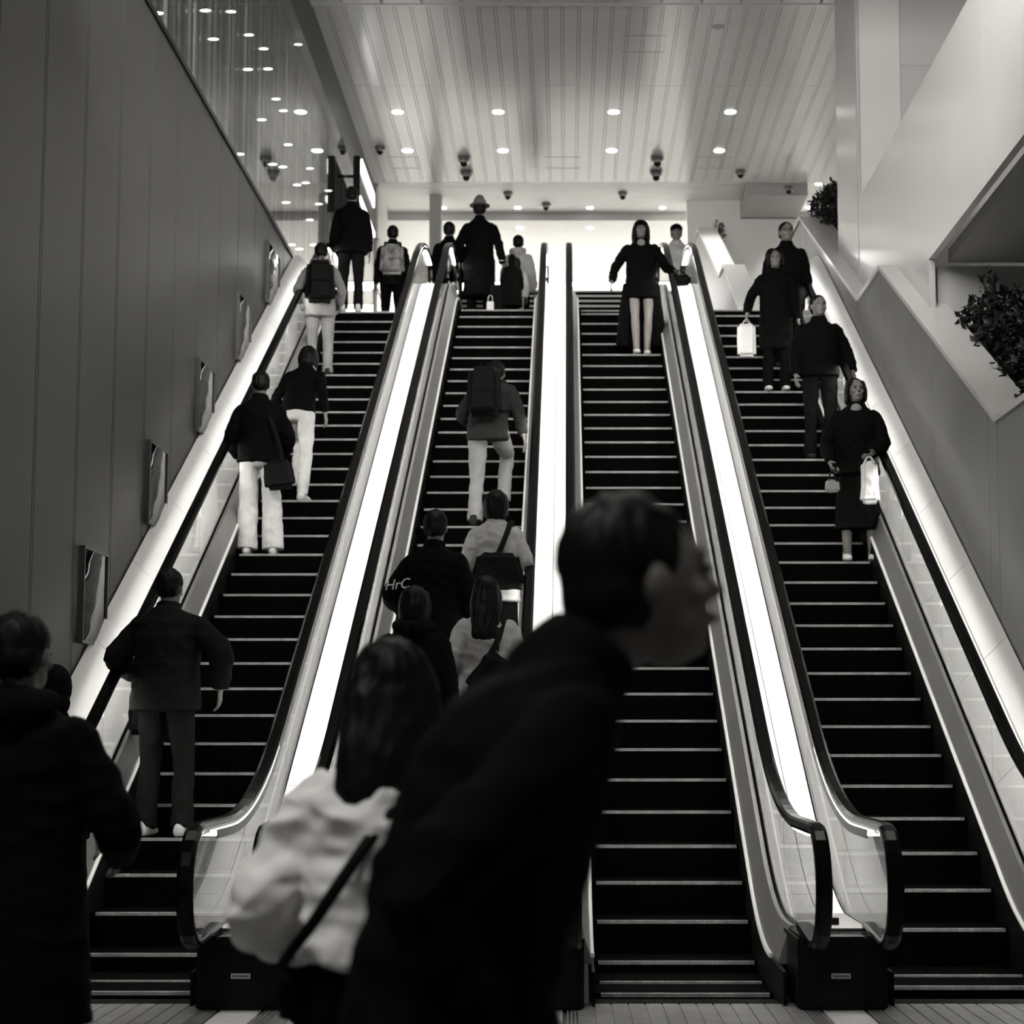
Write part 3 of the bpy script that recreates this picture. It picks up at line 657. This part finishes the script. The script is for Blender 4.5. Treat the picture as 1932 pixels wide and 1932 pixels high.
def panel_wall(bm, X, th, y0, y1, z0f, z1f, step, phase, gap=.011, strip=.034):
    """vertical panels along Y with double joint lines; z0f/z1f functions of y"""
    y = phase
    while y > y0: y -= step
    while y < y1:
        for a, b in ((y + strip / 2 + gap, y + step - strip / 2 - gap), (y + step - strip / 2, y + step + strip / 2)):
            a_, b_ = max(a, y0), min(b, y1)
            if b_ - a_ < .004: continue
            v = [bm.verts.new((x, yy, zz)) for x in (X, X + th) for yy, zz in ((a_, z0f(a_)), (b_, z0f(b_)), (b_, z1f(b_)), (a_, z1f(a_)))]
            bm.faces.new(v[:4]); bm.faces.new(v[4:][::-1])
            for j in range(4): bm.faces.new((v[j], v[4 + j], v[4 + (j + 1) % 4], v[(j + 1) % 4]))
        y += step
# left wall
WT = CAMZ + 3.33 / .5755
def d_to_y(px): return atX(px, 600, XL).y
niche = []
for (xa, xb, yt, yb) in ((151, 192, 1029, 1214), (276, 307, 829, 989), (371, 397, 674, 816), (446, 467, 549, 681), (502, 522, 452, 572)):
    p = atX(xa, yt, XL); q = atX(xa, yb, XL); r = atX(xb, yb, XL); niche.append((p.y, r.y, q.z, p.z))
bm = bmesh.new()
ph = atX(290, 62, XL).y; stp = .965
panel_wall(bm, XL, -.03, 3.0, 31, lambda y: -.0, lambda y: WT, stp, ph)
box(bm, XL - .25, XL - .032, 3.0, 31, 0, WT)
struct(bm_obj('wall_left', bm, M_WALL), 'dark panelled wall left of the escalators')
struct(bx('trim_4', XL - .06, XL + .02, 3, 31, WT, WT + .05, M_BLACK))
for i, (a, b, z0, z1) in enumerate(niche):
    rt = empty('display_case', (XL + .02, (a + b) / 2, z0), 'dark glazed wall case, %s up the left wall' % ('lowest of five', 'second', 'third of five', 'fourth', 'highest of five')[i], 'wall case', 'glazed cases stepping up the left wall')
    z1 = z0 + (z1 - z0); h = z1 - z0; w = (b - a) / 2
    fr = bmesh.new(); t = .018
    box(fr, -.02, .016, -w, -w + t, 0, h); box(fr, -.02, .016, w - t, w, 0, h); box(fr, -.02, .016, -w + t, w - t, 0, t); box(fr, -.02, .016, -w + t, w - t, h - t, h)
    bm_obj('frame', fr, mat('case_frame', .035, .4), rt)
    # bowed mirror-dark pane
    pn = bmesh.new(); n = 14; m_ = 18; g = [[pn.verts.new((.004 + .010 * math.sin(math.pi * i_ / n) * (1 + .25 * math.sin(j * 1.1)), -w + t + (2 * w - 2 * t) * i_ / n, t + (h - 2 * t) * j / m_)) for i_ in range(n + 1)] for j in range(m_ + 1)]
    for j in range(m_):
        for i_ in range(n): pn.faces.new((g[j][i_], g[j][i_ + 1], g[j + 1][i_ + 1], g[j + 1][i_]))
    bm_obj('pane', pn, M_MIRROR, rt, True)

# left windows above the wall
CZ = CAMZ + 3.33 / .3485; HZ = CAMZ + 3.33 / .376
gl = bmesh.new(); box(gl, XL - .012, XL - .002, 10, 31, WT + .05, HZ)
w1 = struct(bm_obj('window_1', gl, G_WIN), 'glazed wall above the dark panels, with fins')
bm = bmesh.new(); y = ph
while y > 11: y -= stp
while y < 31:
    box(bm, XL - .20, XL - .16, y - .05, y + .05, WT + .03, HZ)
    for q in (.32, .64): box(bm, XL - .18, XL - .16, y + stp * q - .02, y + stp * q + .02, WT + .03, HZ)
    y += stp
bm_obj('mullions', bm, mat('mullion_metal', .05, .35, metal=.3), w1)
bm = bmesh.new(); y = ph - stp * 4
while y < 31:
    box(bm, XL - .30, XL - .28, y + .12, y + .40, WT, HZ + .3); y += stp
struct(bm_obj('trim_5', bm, mat('frosted_fin', .42, .4)), 'pale fins standing outside the glazing')
struct(bx('wall_header', XL - .3, XL + .0, 10, 31, HZ, CZ + .1, M_WALL))
fm = mat('lit_facade', .3, .6, emit=.12)
nt = fm.node_tree; b_ = nt.nodes['Principled BSDF']; n_ = nt.nodes.new('ShaderNodeTexNoise'); n_.inputs['Scale'].default_value = 1.3; n_.inputs['Detail'].default_value = 5
mp_ = nt.nodes.new('ShaderNodeMapping'); mp_.inputs['Scale'].default_value = (1, 2.2, .25); tc_ = nt.nodes.new('ShaderNodeTexCoord'); r_ = nt.nodes.new('ShaderNodeMapRange')
nt.links.new(tc_.outputs['Object'], mp_.inputs[0]); nt.links.new(mp_.outputs[0], n_.inputs['Vector']); nt.links.new(n_.outputs['Fac'], r_.inputs[0])
r_.inputs['From Min'].default_value = .38; r_.inputs['From Max'].default_value = .7; r_.inputs['To Min'].default_value = .02; r_.inputs['To Max'].default_value = .6
nt.links.new(r_.outputs[0], b_.inputs['Emission Strength'])
struct(bx('wall_outside', XL - 1.6, XL - 1.5, 8, 60, 4, 24, fm), 'lit facade across the street behind the glazing')
def glass_glint(loc, i):  # glowing beads added in place of hall lamps mirrored in the glazing
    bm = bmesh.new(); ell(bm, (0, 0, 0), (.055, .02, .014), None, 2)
    o = bm_obj('glint_bead', bm, M_GLINT); o.location = loc; tag(o, 'glowing bead standing in for a hall lamp reflected in the left glazing', 'reflection', 'added lamp reflections in the left glazing'); return o
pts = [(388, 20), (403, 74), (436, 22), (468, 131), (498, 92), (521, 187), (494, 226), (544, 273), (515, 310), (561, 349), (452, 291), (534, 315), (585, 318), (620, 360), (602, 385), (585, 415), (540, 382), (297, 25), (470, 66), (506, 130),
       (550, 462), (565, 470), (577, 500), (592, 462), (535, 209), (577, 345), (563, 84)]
for i, (px, py) in enumerate(pts): glass_glint(atX(px, py, XL - .085), i)

# left wall beyond: pale fluted wall, column
bm = bmesh.new(); y = 31.0
while y < 44: box(bm, XL - .2, XL + .02 + .015, y, y + .19, 6.6, 13); y += .2
box(bm, XL - .3, XL - .0, 31, 44, 6.6, 13)
for zz in (9.1, 10.0): box(bm, XL, XL + .06, 31, 44, zz, zz + .025)
struct(bm_obj('wall_far_left', bm, M_WHITE2))
cA = atY(810, 400, 31.6); cB = atY(832, 400, 31.6)
bm = bmesh.new(); n = 6
for i in range(n): x0 = cA.x + (cB.x - cA.x) * i / n; box(bm, x0 + .004, x0 + (cB.x - cA.x) / n - .004, 31.6, 31.8, 6.6, 12)
box(bm, cA.x, cB.x, 31.62, 31.9, 6.6, 12)
struct(bm_obj('trim_6', bm, M_GREYP), 'grey fluted column on the upper floor')

# main ceiling
CY0, CY1 = atZ(1000, 4, CZ).y, atZ(1000, 344, CZ).y
bm = bmesh.new(); x = XL - .6; P = .2215; x = .0 + atZ(1124.6, 8, CZ).x - P * 40
jy = atZ(1000, 162, CZ).y
while x < 7.4:
    if x > XL - .3:
        for (a, b) in ((x + .022, x + P - .022), (x - .016, x + .016)):
            for (ya, yb) in ((CY0, jy - .006), (jy + .006, CY1)): box(bm, a, b, ya, yb, CZ, CZ + .02)
    x += P
struct(bm_obj('ceiling', bm, M_CEIL), 'slatted metal ceiling above the escalators')
struct(bx('ceiling_void', XL - .3, 7.5, CY0, CY1, CZ + .045, CZ + .3, M_JOINT))
struct(bx('trim_7', -6, 9, CY0 - .06, CY0, CZ - .06, CZ + .3, M_CEIL))
bm = bmesh.new(); x = -5
while x < 8: box(bm, x + .02, x + .5, 14, CY0 - .08, CZ - .05, CZ + .05); x += .52
struct(bm_obj('ceiling_front', bm, M_CEIL))
bm = bmesh.new(); box(bm, -8, 9, -2, 14, 8.4, 8.6)
struct(bm_obj('ceiling_lobby', bm, mat('lobby_ceiling', .3, .7)))

# far ceilings
FZ = CZ + .1; fy1 = atZ(1000, 400, FZ).y; fz2 = atY(1000, 416, fy1).z
def hslats(name, x0, x1, y0, y1, z, m):
    bm = bmesh.new(); y = y0
    while y < y1: box(bm, x0, x1, y, min(y + .155, y1), z, z + .02); y += .162
    o = struct(bm_obj(name, bm, m)); struct(bx(name + '_back', x0, x1, y0, y1, z + .03, z + .2, mat('pale_void', .35, .8))); return o
hslats('ceiling_far', XL, 9, CY1 + .02, fy1 - .03, FZ, M_CEIL2)
hslats('ceiling_farthest', XL, 9, fy1 + .01, 44, fz2, M_CEIL2)
struct(bx('trim_8', XL, 9, fy1 - .01, fy1, fz2 - .0, FZ + .1, mat('fascia_grey', .42, .6)))
struct(bx('trim_9', XL, 9, fy1 - .05, fy1 - .03, FZ - .03, FZ + .1, M_GREYP))
struct(bx('wall_far', -6, 9, 44, 44.2, 6.6, 13, M_WHITE2), 'white wall at the back of the upper floor')
struct(bx('trim_10', XL, 9, CY1, CY1 + .03, CZ - .005, CZ + .2, M_CEIL))

# stairs beyond the landing
bm = bmesh.new(); bs = bmesh.new()
for k in range(1, 11):
    y = 24.0 + .3 * k; z = 6.6 + .15 * k
    box(bm, -2.0, 1.55, y, 27.3 if k < 10 else 34, z - .15, z - .001)
    box(bs, -2.0, 1.55, y - .012, y + .03, z - .03, z + .001)
st = struct(bm_obj('floor_stairs', bm, M_STEP), 'short dark stair with pale edges beyond the upper landing'); bm_obj('edge_stripe', bs, mat('stair_edge_paint', .6, .5), st)

# ------------------------------------------------------------------ right side
def yz(px, py, X=XR): p = atX(px, py, X); return (p.y, p.z)
A0 = yz(1510, 415); A1 = yz(1620, 570); A2 = yz(1661, 520); A3 = yz(1880, 797); A4 = yz(1932, 757)
A1 = (A1[0], A1[1]); A2 = (A2[0], A1[1]); A4 = (8.0, A3[1])
prof = [(31, A0[1]), A0, A1, A2, A3, A4]
def ztop(y):
    for (a, za), (b, zb) in zip(prof, prof[1:]):
        if b <= y <= a: return zb + (za - zb) * (y - b) / (a - b)
    return prof[-1][1] if y < prof[-1][0] else prof[0][1]
bm = bmesh.new()
brk = sorted({8.0, 31.0, A0[0], A1[0], A2[0], A3[0]} | {9.3 + 1.93 * i for i in range(12)})
brk = [b for b in brk if 8 <= b <= 31]
for a, b in zip(brk, brk[1:]):
    g = .004
    v = [bm.verts.new((x, yy, zz)) for x in (XR, XR + .10) for yy, zz in ((a + g, -.0), (b - g, -.0), (b - g, ztop(b - g)), (a + g, ztop(a + g)))]
    bm.faces.new(v[:4]); bm.faces.new(v[4:][::-1])
    for j in range(4): bm.faces.new((v[j], v[4 + j], v[4 + (j + 1) % 4], v[(j + 1) % 4]))
struct(bm_obj('wall_right', bm, M_WALLR), 'grey zigzag parapet wall right of the escalators')
bm = bmesh.new()
for (p, q) in zip(prof, prof[1:]):
    v = []
    for x in (XR - .02, XR + .13):
        for (y, z) in ((p[0], p[1] + .003), (q[0], q[1] + .003), (q[0], q[1] + .05), (p[0], p[1] + .05)): v.append(bm.verts.new((x, y, z)))
    bm.faces.new(v[:4]); bm.faces.new(v[4:][::-1])
    for j in range(4): bm.faces.new((v[j], v[4 + j], v[4 + (j + 1) % 4], v[(j + 1) % 4]))
struct(bm_obj('trim_20', bm, M_WHITE), 'pale coping on the right parapet')
# planter ledges behind the parapet (sloped troughs)
XW = XR + .16
def slope_slab(name, p, q, x0, x1, dz0, dz1, m):
    bm = bmesh.new(); v = []
    for x in (x0, x1):
        for (y, z) in ((p[0], p[1] + dz0), (q[0], q[1] + dz0), (q[0], q[1] + dz1), (p[0], p[1] + dz1)): v.append(bm.verts.new((x, y, z)))
    bm.faces.new(v[:4]); bm.faces.new(v[4:][::-1])
    for j in range(4): bm.faces.new((v[j], v[4 + j], v[4 + (j + 1) % 4], v[(j + 1) % 4]))
    return struct(bm_obj(name, bm, m))
slope_slab('trim_21', A2, A3, XR + .12, XR + .34, -.06, .04, M_WHITE)
slope_slab('trim_22', A0, A1, XR + .12, XR + .35, -.06, .04, M_WHITE)
slope_slab('trim_23', A3, A4, XR + .12, XR + .34, -.06, .04, M_WHITE)
slope_slab('trim_24', A2, A3, XR + .42, 6, -.6, -.25, M_GREYP)
slope_slab('trim_25', A3, A4, XR + .42, 6, -.6, -.25, M_GREYP)
slope_slab('trim_26', A0, A1, XR + .35, 6, -.6, -.25, M_GREYP)
slope_slab('trim_29', (A1[0], A1[1]), (A2[0], A2[1]), XR + .12, 6, -.4, -.0, M_GREYP)
# white wall
yA = atX(1579, 300, XW).y; yB = atX(1617, 300, XW).y; yC = atX(1752, 500, XW).y
zB = atX(1752, 490, XW).z; zT = atX(1700, 229, XW).z
bm = bmesh.new()
box(bm, XW, XW + .5, yB, yA, 6.2, CZ + .1)
struct(bm_obj('wall_right_pier', bm, M_WHITE), 'white pier rising behind the right parapet')
def side_panels(name, y0, y1, z0, z1, m, stp=1.2, x0=XW, th=.2):
    bm = bmesh.new(); y = y1
    while y > y0: a = max(y - stp + .005, y0); box(bm, x0, x0 + th, a, y, z0, z1); y -= stp
    return struct(bm_obj(name, bm, m))
side_panels('wall_right_upper', 6.0, yB - .05, zB, zT, M_WHITE, 3.0, th=.06)
side_panels('wall_right_infill', yC, yB - .05, 4.0, zB - .001, M_WHITE, 3.0, th=.06)
bm = bmesh.new(); zj = atY(1700, 124, yB).z
box(bm, XW + .03, 7.5, yB + .02, yB + .2, 6.2, zj - .012); box(bm, XW + .03, 7.5, yB + .02, yB + .2, zj + .012, CZ + 2); box(bm, XW + .03, 7.5, yB + .03, yB + .2, 6.2, CZ + 2)
struct(bm_obj('wall_right_back', bm, M_GREYP))
struct(bx('ceiling_soffit', XW + .2, 7.5, 6, yC + .1, zB + .0, zB + .12, mat('soffit_grey', .30, .6)), 'dark soffit under the upper stair at right')
bm = bmesh.new(); box(bm, XW + .10, 7.5, yC + .1, yC + .3, 4.0, zB - .03)
struct(bm_obj('wall_right_niche', bm, mat('niche_grey', .5, .5)))
struct(bx('trim_27', XW - .005, XW + .05, yC - .03, yC, 4.0, zB, M_GREYP))
struct(bx('wall_right_outer', 7.5, 7.7, -2, 45, 0, 14, M_WHITE2))
struct(bx('trim_28', XW - .003, XW + .02, yB - .05, yB - .0, 6.2, CZ + .1, M_GREYP))
# far upper right
FW = 32.0; fx0 = atY(1296, 400, FW).x; fx1 = atY(1505, 411, FW).x; sz = atY(1450, 411, FW).z; sx0 = atY(1397, 411, FW).x
bm = bmesh.new(); box(bm, fx0, fx1, FW, FW + .2, 6.6, sz - .02); box(bm, fx0, sx0, FW, FW + .2, sz - .02, CZ + .2)
struct(bm_obj('wall_far_right', bm, M_WHITE2), 'white wall right of the far opening')
struct(bx('ceiling_far_soffit', sx0, fx1, CY1 + .05, FW + .2, sz, sz + .25, M_GREYP))
B0 = (30.6, atY(1318, 435, 30.6).z); XB = atY(1318, 435, 30.6).x
B1 = yz(1358, 525, XB); B2 = yz(1366, 505, XB); B3 = yz(1402, 583, XB)
pb = [(31.9, B0[1]), B0, B1, B2, (B3[0], 6.7)]
bm = bmesh.new(); bc = bmesh.new()
for (p, q) in zip(pb, pb[1:]):
    for (b_, x0, x1, d0, d1) in ((bm, XB, XB + .08, None, 0), (bc, XB - .02, XB + .30, .003, .05)):
        v = []
        for x in (x0, x1):
            for (y, z) in (p, q):
                v.append(b_.verts.new((x, y, 6.6 if d0 is None else z + d0))); v.append(b_.verts.new((x, y, z + d1)))
        f = lambda *i: b_.faces.new([v[j] for j in i])
        f(0, 2, 3, 1); f(4, 5, 7, 6); f(0, 1, 5, 4); f(2, 6, 7, 3); f(1, 3, 7, 5); f(0, 4, 6, 2)
struct(bm_obj('wall_far_parapet', bm, M_GREYP)); struct(bm_obj('trim_30', bc, M_WHITE2))

# plants
def shrub(label, c, size, n=420, leaf=.07, group=None):
    rt = empty('potted_shrub', c, label, 'plant', group)
    rnd = random.Random(int(c[1] * 100)); bm = bmesh.new()
    for _ in range(n):
        d = V((rnd.gauss(0, 1), rnd.gauss(0, 1), rnd.gauss(0, 1))).normalized() * (rnd.random() ** .35)
        p = V((d.x * size[0], d.y * size[1], size[2] * .55 + d.z * size[2] * .5))
        q = V((rnd.uniform(-1, 1), rnd.uniform(-1, 1), rnd.uniform(-.3, 1))).normalized(); u = orth(q, V((rnd.random(), rnd.random(), rnd.random()))); L = leaf * rnd.uniform(.6, 1.3)
        a, b, c_, d_ = p, p + q * L * .5 + u * L * .28, p + q * L, p + q * L * .5 - u * L * .28
        e = q.cross(u) * L * .06
        v = [bm.verts.new(t) for t in (a, b + e, c_, d_ + e)]; bm.faces.new(v)
    f = bm_obj('foliage', bm, M_LEAF, rt); f['kind'] = 'stuff'
    bm = bmesh.new()
    for _ in range(7):
        a = rnd.uniform(0, 6.28); tube(bm, [(0, 0, -.05), (math.cos(a) * size[0] * .3, math.sin(a) * size[1] * .3, size[2] * .45), (math.cos(a) * size[0] * .6, math.sin(a) * size[1] * .6, size[2] * .85)], [.012, .009, .004], n=6)
    bm_obj('stem', bm, M_LEAF, rt)
    return rt
slopez = lambda y: A3[1] + (A2[1] - A3[1]) * (y - A3[0]) / (A2[0] - A3[0])
for i, y in enumerate((15.35, 14.7, 14.0, 13.3, 12.7)):
    shrub(('dark leafy shrub at the top of the right planter', 'dense dark shrub second down in the right planter', 'dense dark shrub in the middle of the right planter', 'dense dark shrub fourth down the right planter', 'dark shrub at the bottom of the right planter by the frame edge')[i],
          (XR + .72, y, max(slopez(y), A3[1]) - .32), (.46, .38, .62), 1500, .09, 'shrubs in the right planter')
shrub('thin twiggy sprig rising above the right planter', (XR + .55, 15.3, slopez(15.3) + .1), (.10, .1, .45), 60, .06)
s2 = lambda y: A1[1] + (A0[1] - A1[1]) * (y - A1[0]) / (A0[0] - A1[0])
for i, y in enumerate((23.8, 22.9)):
    shrub(('dark shrub behind the upper parapet, the higher one', 'dark shrub behind the upper parapet beside the white pier')[i], (XR + .52, y, min(s2(y), A0[1]) - .2), (.34, .42, .78), 1300, .09, 'shrubs behind the upper parapet')
p = atY(1346, 455, 31.0); shrub('small dark plant above the far parapet', (p.x + .1, 31.2, p.z - .1), (.14, .14, .5), 240, .06)
p = atY(1425, 580, 24.6); shrub('dark bushy plant behind the two women at the rightmost escalator head', (p.x, 24.6, 6.62), (.16, .16, .62), 500, .07)

# ------------------------------------------------------------------ ceiling fittings
LP = None
def downlight(x, y, z, label, group, r=.085, power=0):
    rt = empty('downlight', (x, y, z), label, 'ceiling light', group)
    bm = bmesh.new(); cyl(bm, (0, 0, -.004), r * 1.15, .012, 28); bm_obj('trim_ring', bm, M_WHITE2, rt)
    bm = bmesh.new(); cyl(bm, (0, 0, -.013), r, .008, 28); bm_obj('lens', bm, M_LAMP, rt)
    if power:
        L = bpy.data.lights.new('bulb', 'SPOT'); L.energy = power; L.spot_size = R(120); L.spot_blend = .8; L.shadow_soft_size = .08; L.color = (1, .98, .95)
        o = bpy.data.objects.new('bulb', L); C.objects.link(o); o.parent = rt; o.location = (0, 0, -.03)
    return rt
cols = ('leftmost', 'second', 'third', 'rightmost')
for py, xs, row in ((210, (750, 940, 1158, 1378), 'front'), (283, (769, 949, 1154, 1357), 'rear')):
    for i, px in enumerate(xs):
        p = atZ(px, py, CZ); downlight(p.x, p.y, CZ, 'round ceiling downlight, %s in the %s row' % (cols[i], row), 'downlights in the slatted ceiling', power=110)
for py, xs, z in ((391, (836, 977, 1113, 1250, 1311, 1525), FZ), (346, (1545,), FZ), (429, (846, 981, 1113), fz2), (467, (1111, 980), fz2), (500, (1109, 980), fz2)):
    for i, px in enumerate(xs):
        p = atZ(px, py, z); downlight(p.x, p.y, z, 'small distant downlight over the upper floor', 'downlights over the upper floor', .06, power=300)
def dome(px, py, z, label, s=1.0, group='dome cameras on the main ceiling'):
    p = atZ(px, py - 8 * s, z); rt = empty('dome_camera', (p.x, p.y, z), label, 'security camera', group)
    bm = bmesh.new(); cyl(bm, (0, 0, -.02 * s), .115 * s, .035 * s, 28, .10 * s); cyl(bm, (0, 0, -.06 * s), .085 * s, .06 * s, 28); bm_obj('housing', bm, mat('grey_housing', .16, .4), rt)
    bm = bmesh.new(); cyl(bm, (0, 0, -.095 * s), .09 * s, .02 * s, 28); bm_obj('trim_ring', bm, mat('silver_housing', .55, .25, metal=.6), rt)
    bm = bmesh.new(); ell(bm, (0, 0, -.10 * s), (.065 * s, .065 * s, .075 * s)); bm_obj('dome', bm, M_BLACK, rt, True)
for a in ((717, 283, .8, 'dome camera nearest the left wall'), (875, 304, 1.0, 'front dome camera of the left pair'), (880, 331, 1.0, 'rear dome camera of the left pair'), (1240, 304, 1.0, 'front dome camera of the right pair'), (1238, 331, 1.0, 'rear dome camera of the right pair'), (1397, 328, .8, 'dome camera near the white pier')):
    dome(a[0], a[1], CZ, a[3], a[2])
for a in ((958, 369, 'far dome camera above the hat man'), (1175, 369, 'far dome camera above the woman in the cap'), (1030, 390, 'far dome camera between the middle handrails')):
    dome(a[0], a[1], FZ, a[2], .8, 'dome cameras on the far ceiling')
dome(1488, 358, sz, 'dark dome camera on the grey far soffit', .8, 'soffit camera')
p = atZ(1355, 50, CZ); bm = bmesh.new(); cyl(bm, (0, 0, -.002), .085, .008, 28); o = bm_obj('ceiling_speaker', bm, M_GREYP); o.location = p; tag(o, 'round grey speaker flush in the slatted ceiling near the front', 'speaker')
for i, (xa, xb, ya, yb, lb) in enumerate(((1172, 1252, 67, 98, 'large square hatch near the front of the slatted ceiling'), (1030, 1095, 296, 317, 'hatch outline in the middle of the ceiling rear'), (1310, 1375, 296, 317, 'hatch outline at the right of the ceiling rear'), (735, 795, 296, 317, 'hatch outline at the left of the ceiling rear'))):
    a = atZ(xa, yb, CZ); b = atZ(xb, ya, CZ); c = atZ((xa + xb) / 2, ya, CZ)
    w = (atZ(xb, yb, CZ).x - a.x) / 2; l = (a.y - c.y) / 2; bm = bmesh.new(); t = .004
    box(bm, -w, w, -l, -l + t, -.003, .004); box(bm, -w, w, l - t, l, -.003, .004); box(bm, -w, -w + t, -l + t, l - t, -.003, .004); box(bm, w - t, w, -l + t, l - t, -.003, .004)
    o = bm_obj('access_hatch', bm, M_GREYP); o.location = ((a.x + w), (a.y + c.y) / 2, CZ - .002); tag(o, lb, 'ceiling hatch', 'ceiling hatches')

# hanging light box at the left
p0 = atX(676, 300, XL + .2); p1 = atX(700, 372, XL + .2)
rt = empty('light_box_sign', ((XL + .2), (p0.y + p1.y) / 2, p0.z - .6), 'long black light box with a bright face mounted beside the left glazing', 'sign')
L = abs(p1.y - p0.y) / 2
bxo = bx('housing', -.06, .04, -L - .1, L + .1, -.25, .62, M_BLACK, rt)
bx('light_panel', .04, .06, -L, L, .38, .60, M_SIGN, rt); bx('light_line', .04, .06, -L - .1, L + .1, -.08, 0, M_SIGN, rt)
bx('bracket', -.2, -.05, -L * .7, -L * .7 + .04, .4, .44, M_BLACK, rt); bx('bracket', -.2, -.05, L * .7, L * .7 + .04, .4, .44, M_BLACK, rt)

# ------------------------------------------------------------------ lobby light outside the frame, and added fill lights
def area(name, loc, rot, sx, sy, e, label):
    L = bpy.data.lights.new(name, 'AREA'); L.shape = 'RECTANGLE'; L.size = sx; L.size_y = sy; L.energy = e; L.color = (1, .98, .95)
    o = bpy.data.objects.new(name, L); C.objects.link(o); o.location = loc; o.rotation_euler = rot; return o
area('lobby_light', (-2.5, 1.0, 8.2), (R(12), 0, 0), 6, 2.5, 450, '')
area('ceiling_fill_light', (0, 10.5, 7.6), (R(90 + 40), 0, 0), 7, .8, 900, '')  # unseen uplight, added to brighten the slatted ceiling
for i, yy in enumerate((37.5, 39.5, 41.5)):  # glowing panels added to light the far upper floor
    for j, xx in enumerate((-2, 1, 4)):
        tf = empty('upper_fill_panel', (xx, yy, fz2 - .03), 'added glowing panel brightening the back of the upper floor', 'ceiling light', 'added fill panels at the back of the upper floor')
        bx('frame', -.95, .95, -.35, .35, 0, .03, M_WHITE2, tf); bx('glow_face', -.9, .9, -.3, .3, -.012, -.001, mat('fill_panel_glow', .9, .5, emit=30), tf)
w = bpy.data.worlds.new('night'); S.world = w; w.use_nodes = True
w.node_tree.nodes['Background'].inputs[0].default_value = (.9, .92, 1, 1); w.node_tree.nodes['Background'].inputs[1].default_value = .03

S.view_settings.view_transform = 'Standard'; S.view_settings.look = 'None'; S.view_settings.gamma = 1; S.view_settings.use_curve_mapping = False
S.view_settings.exposure = 0
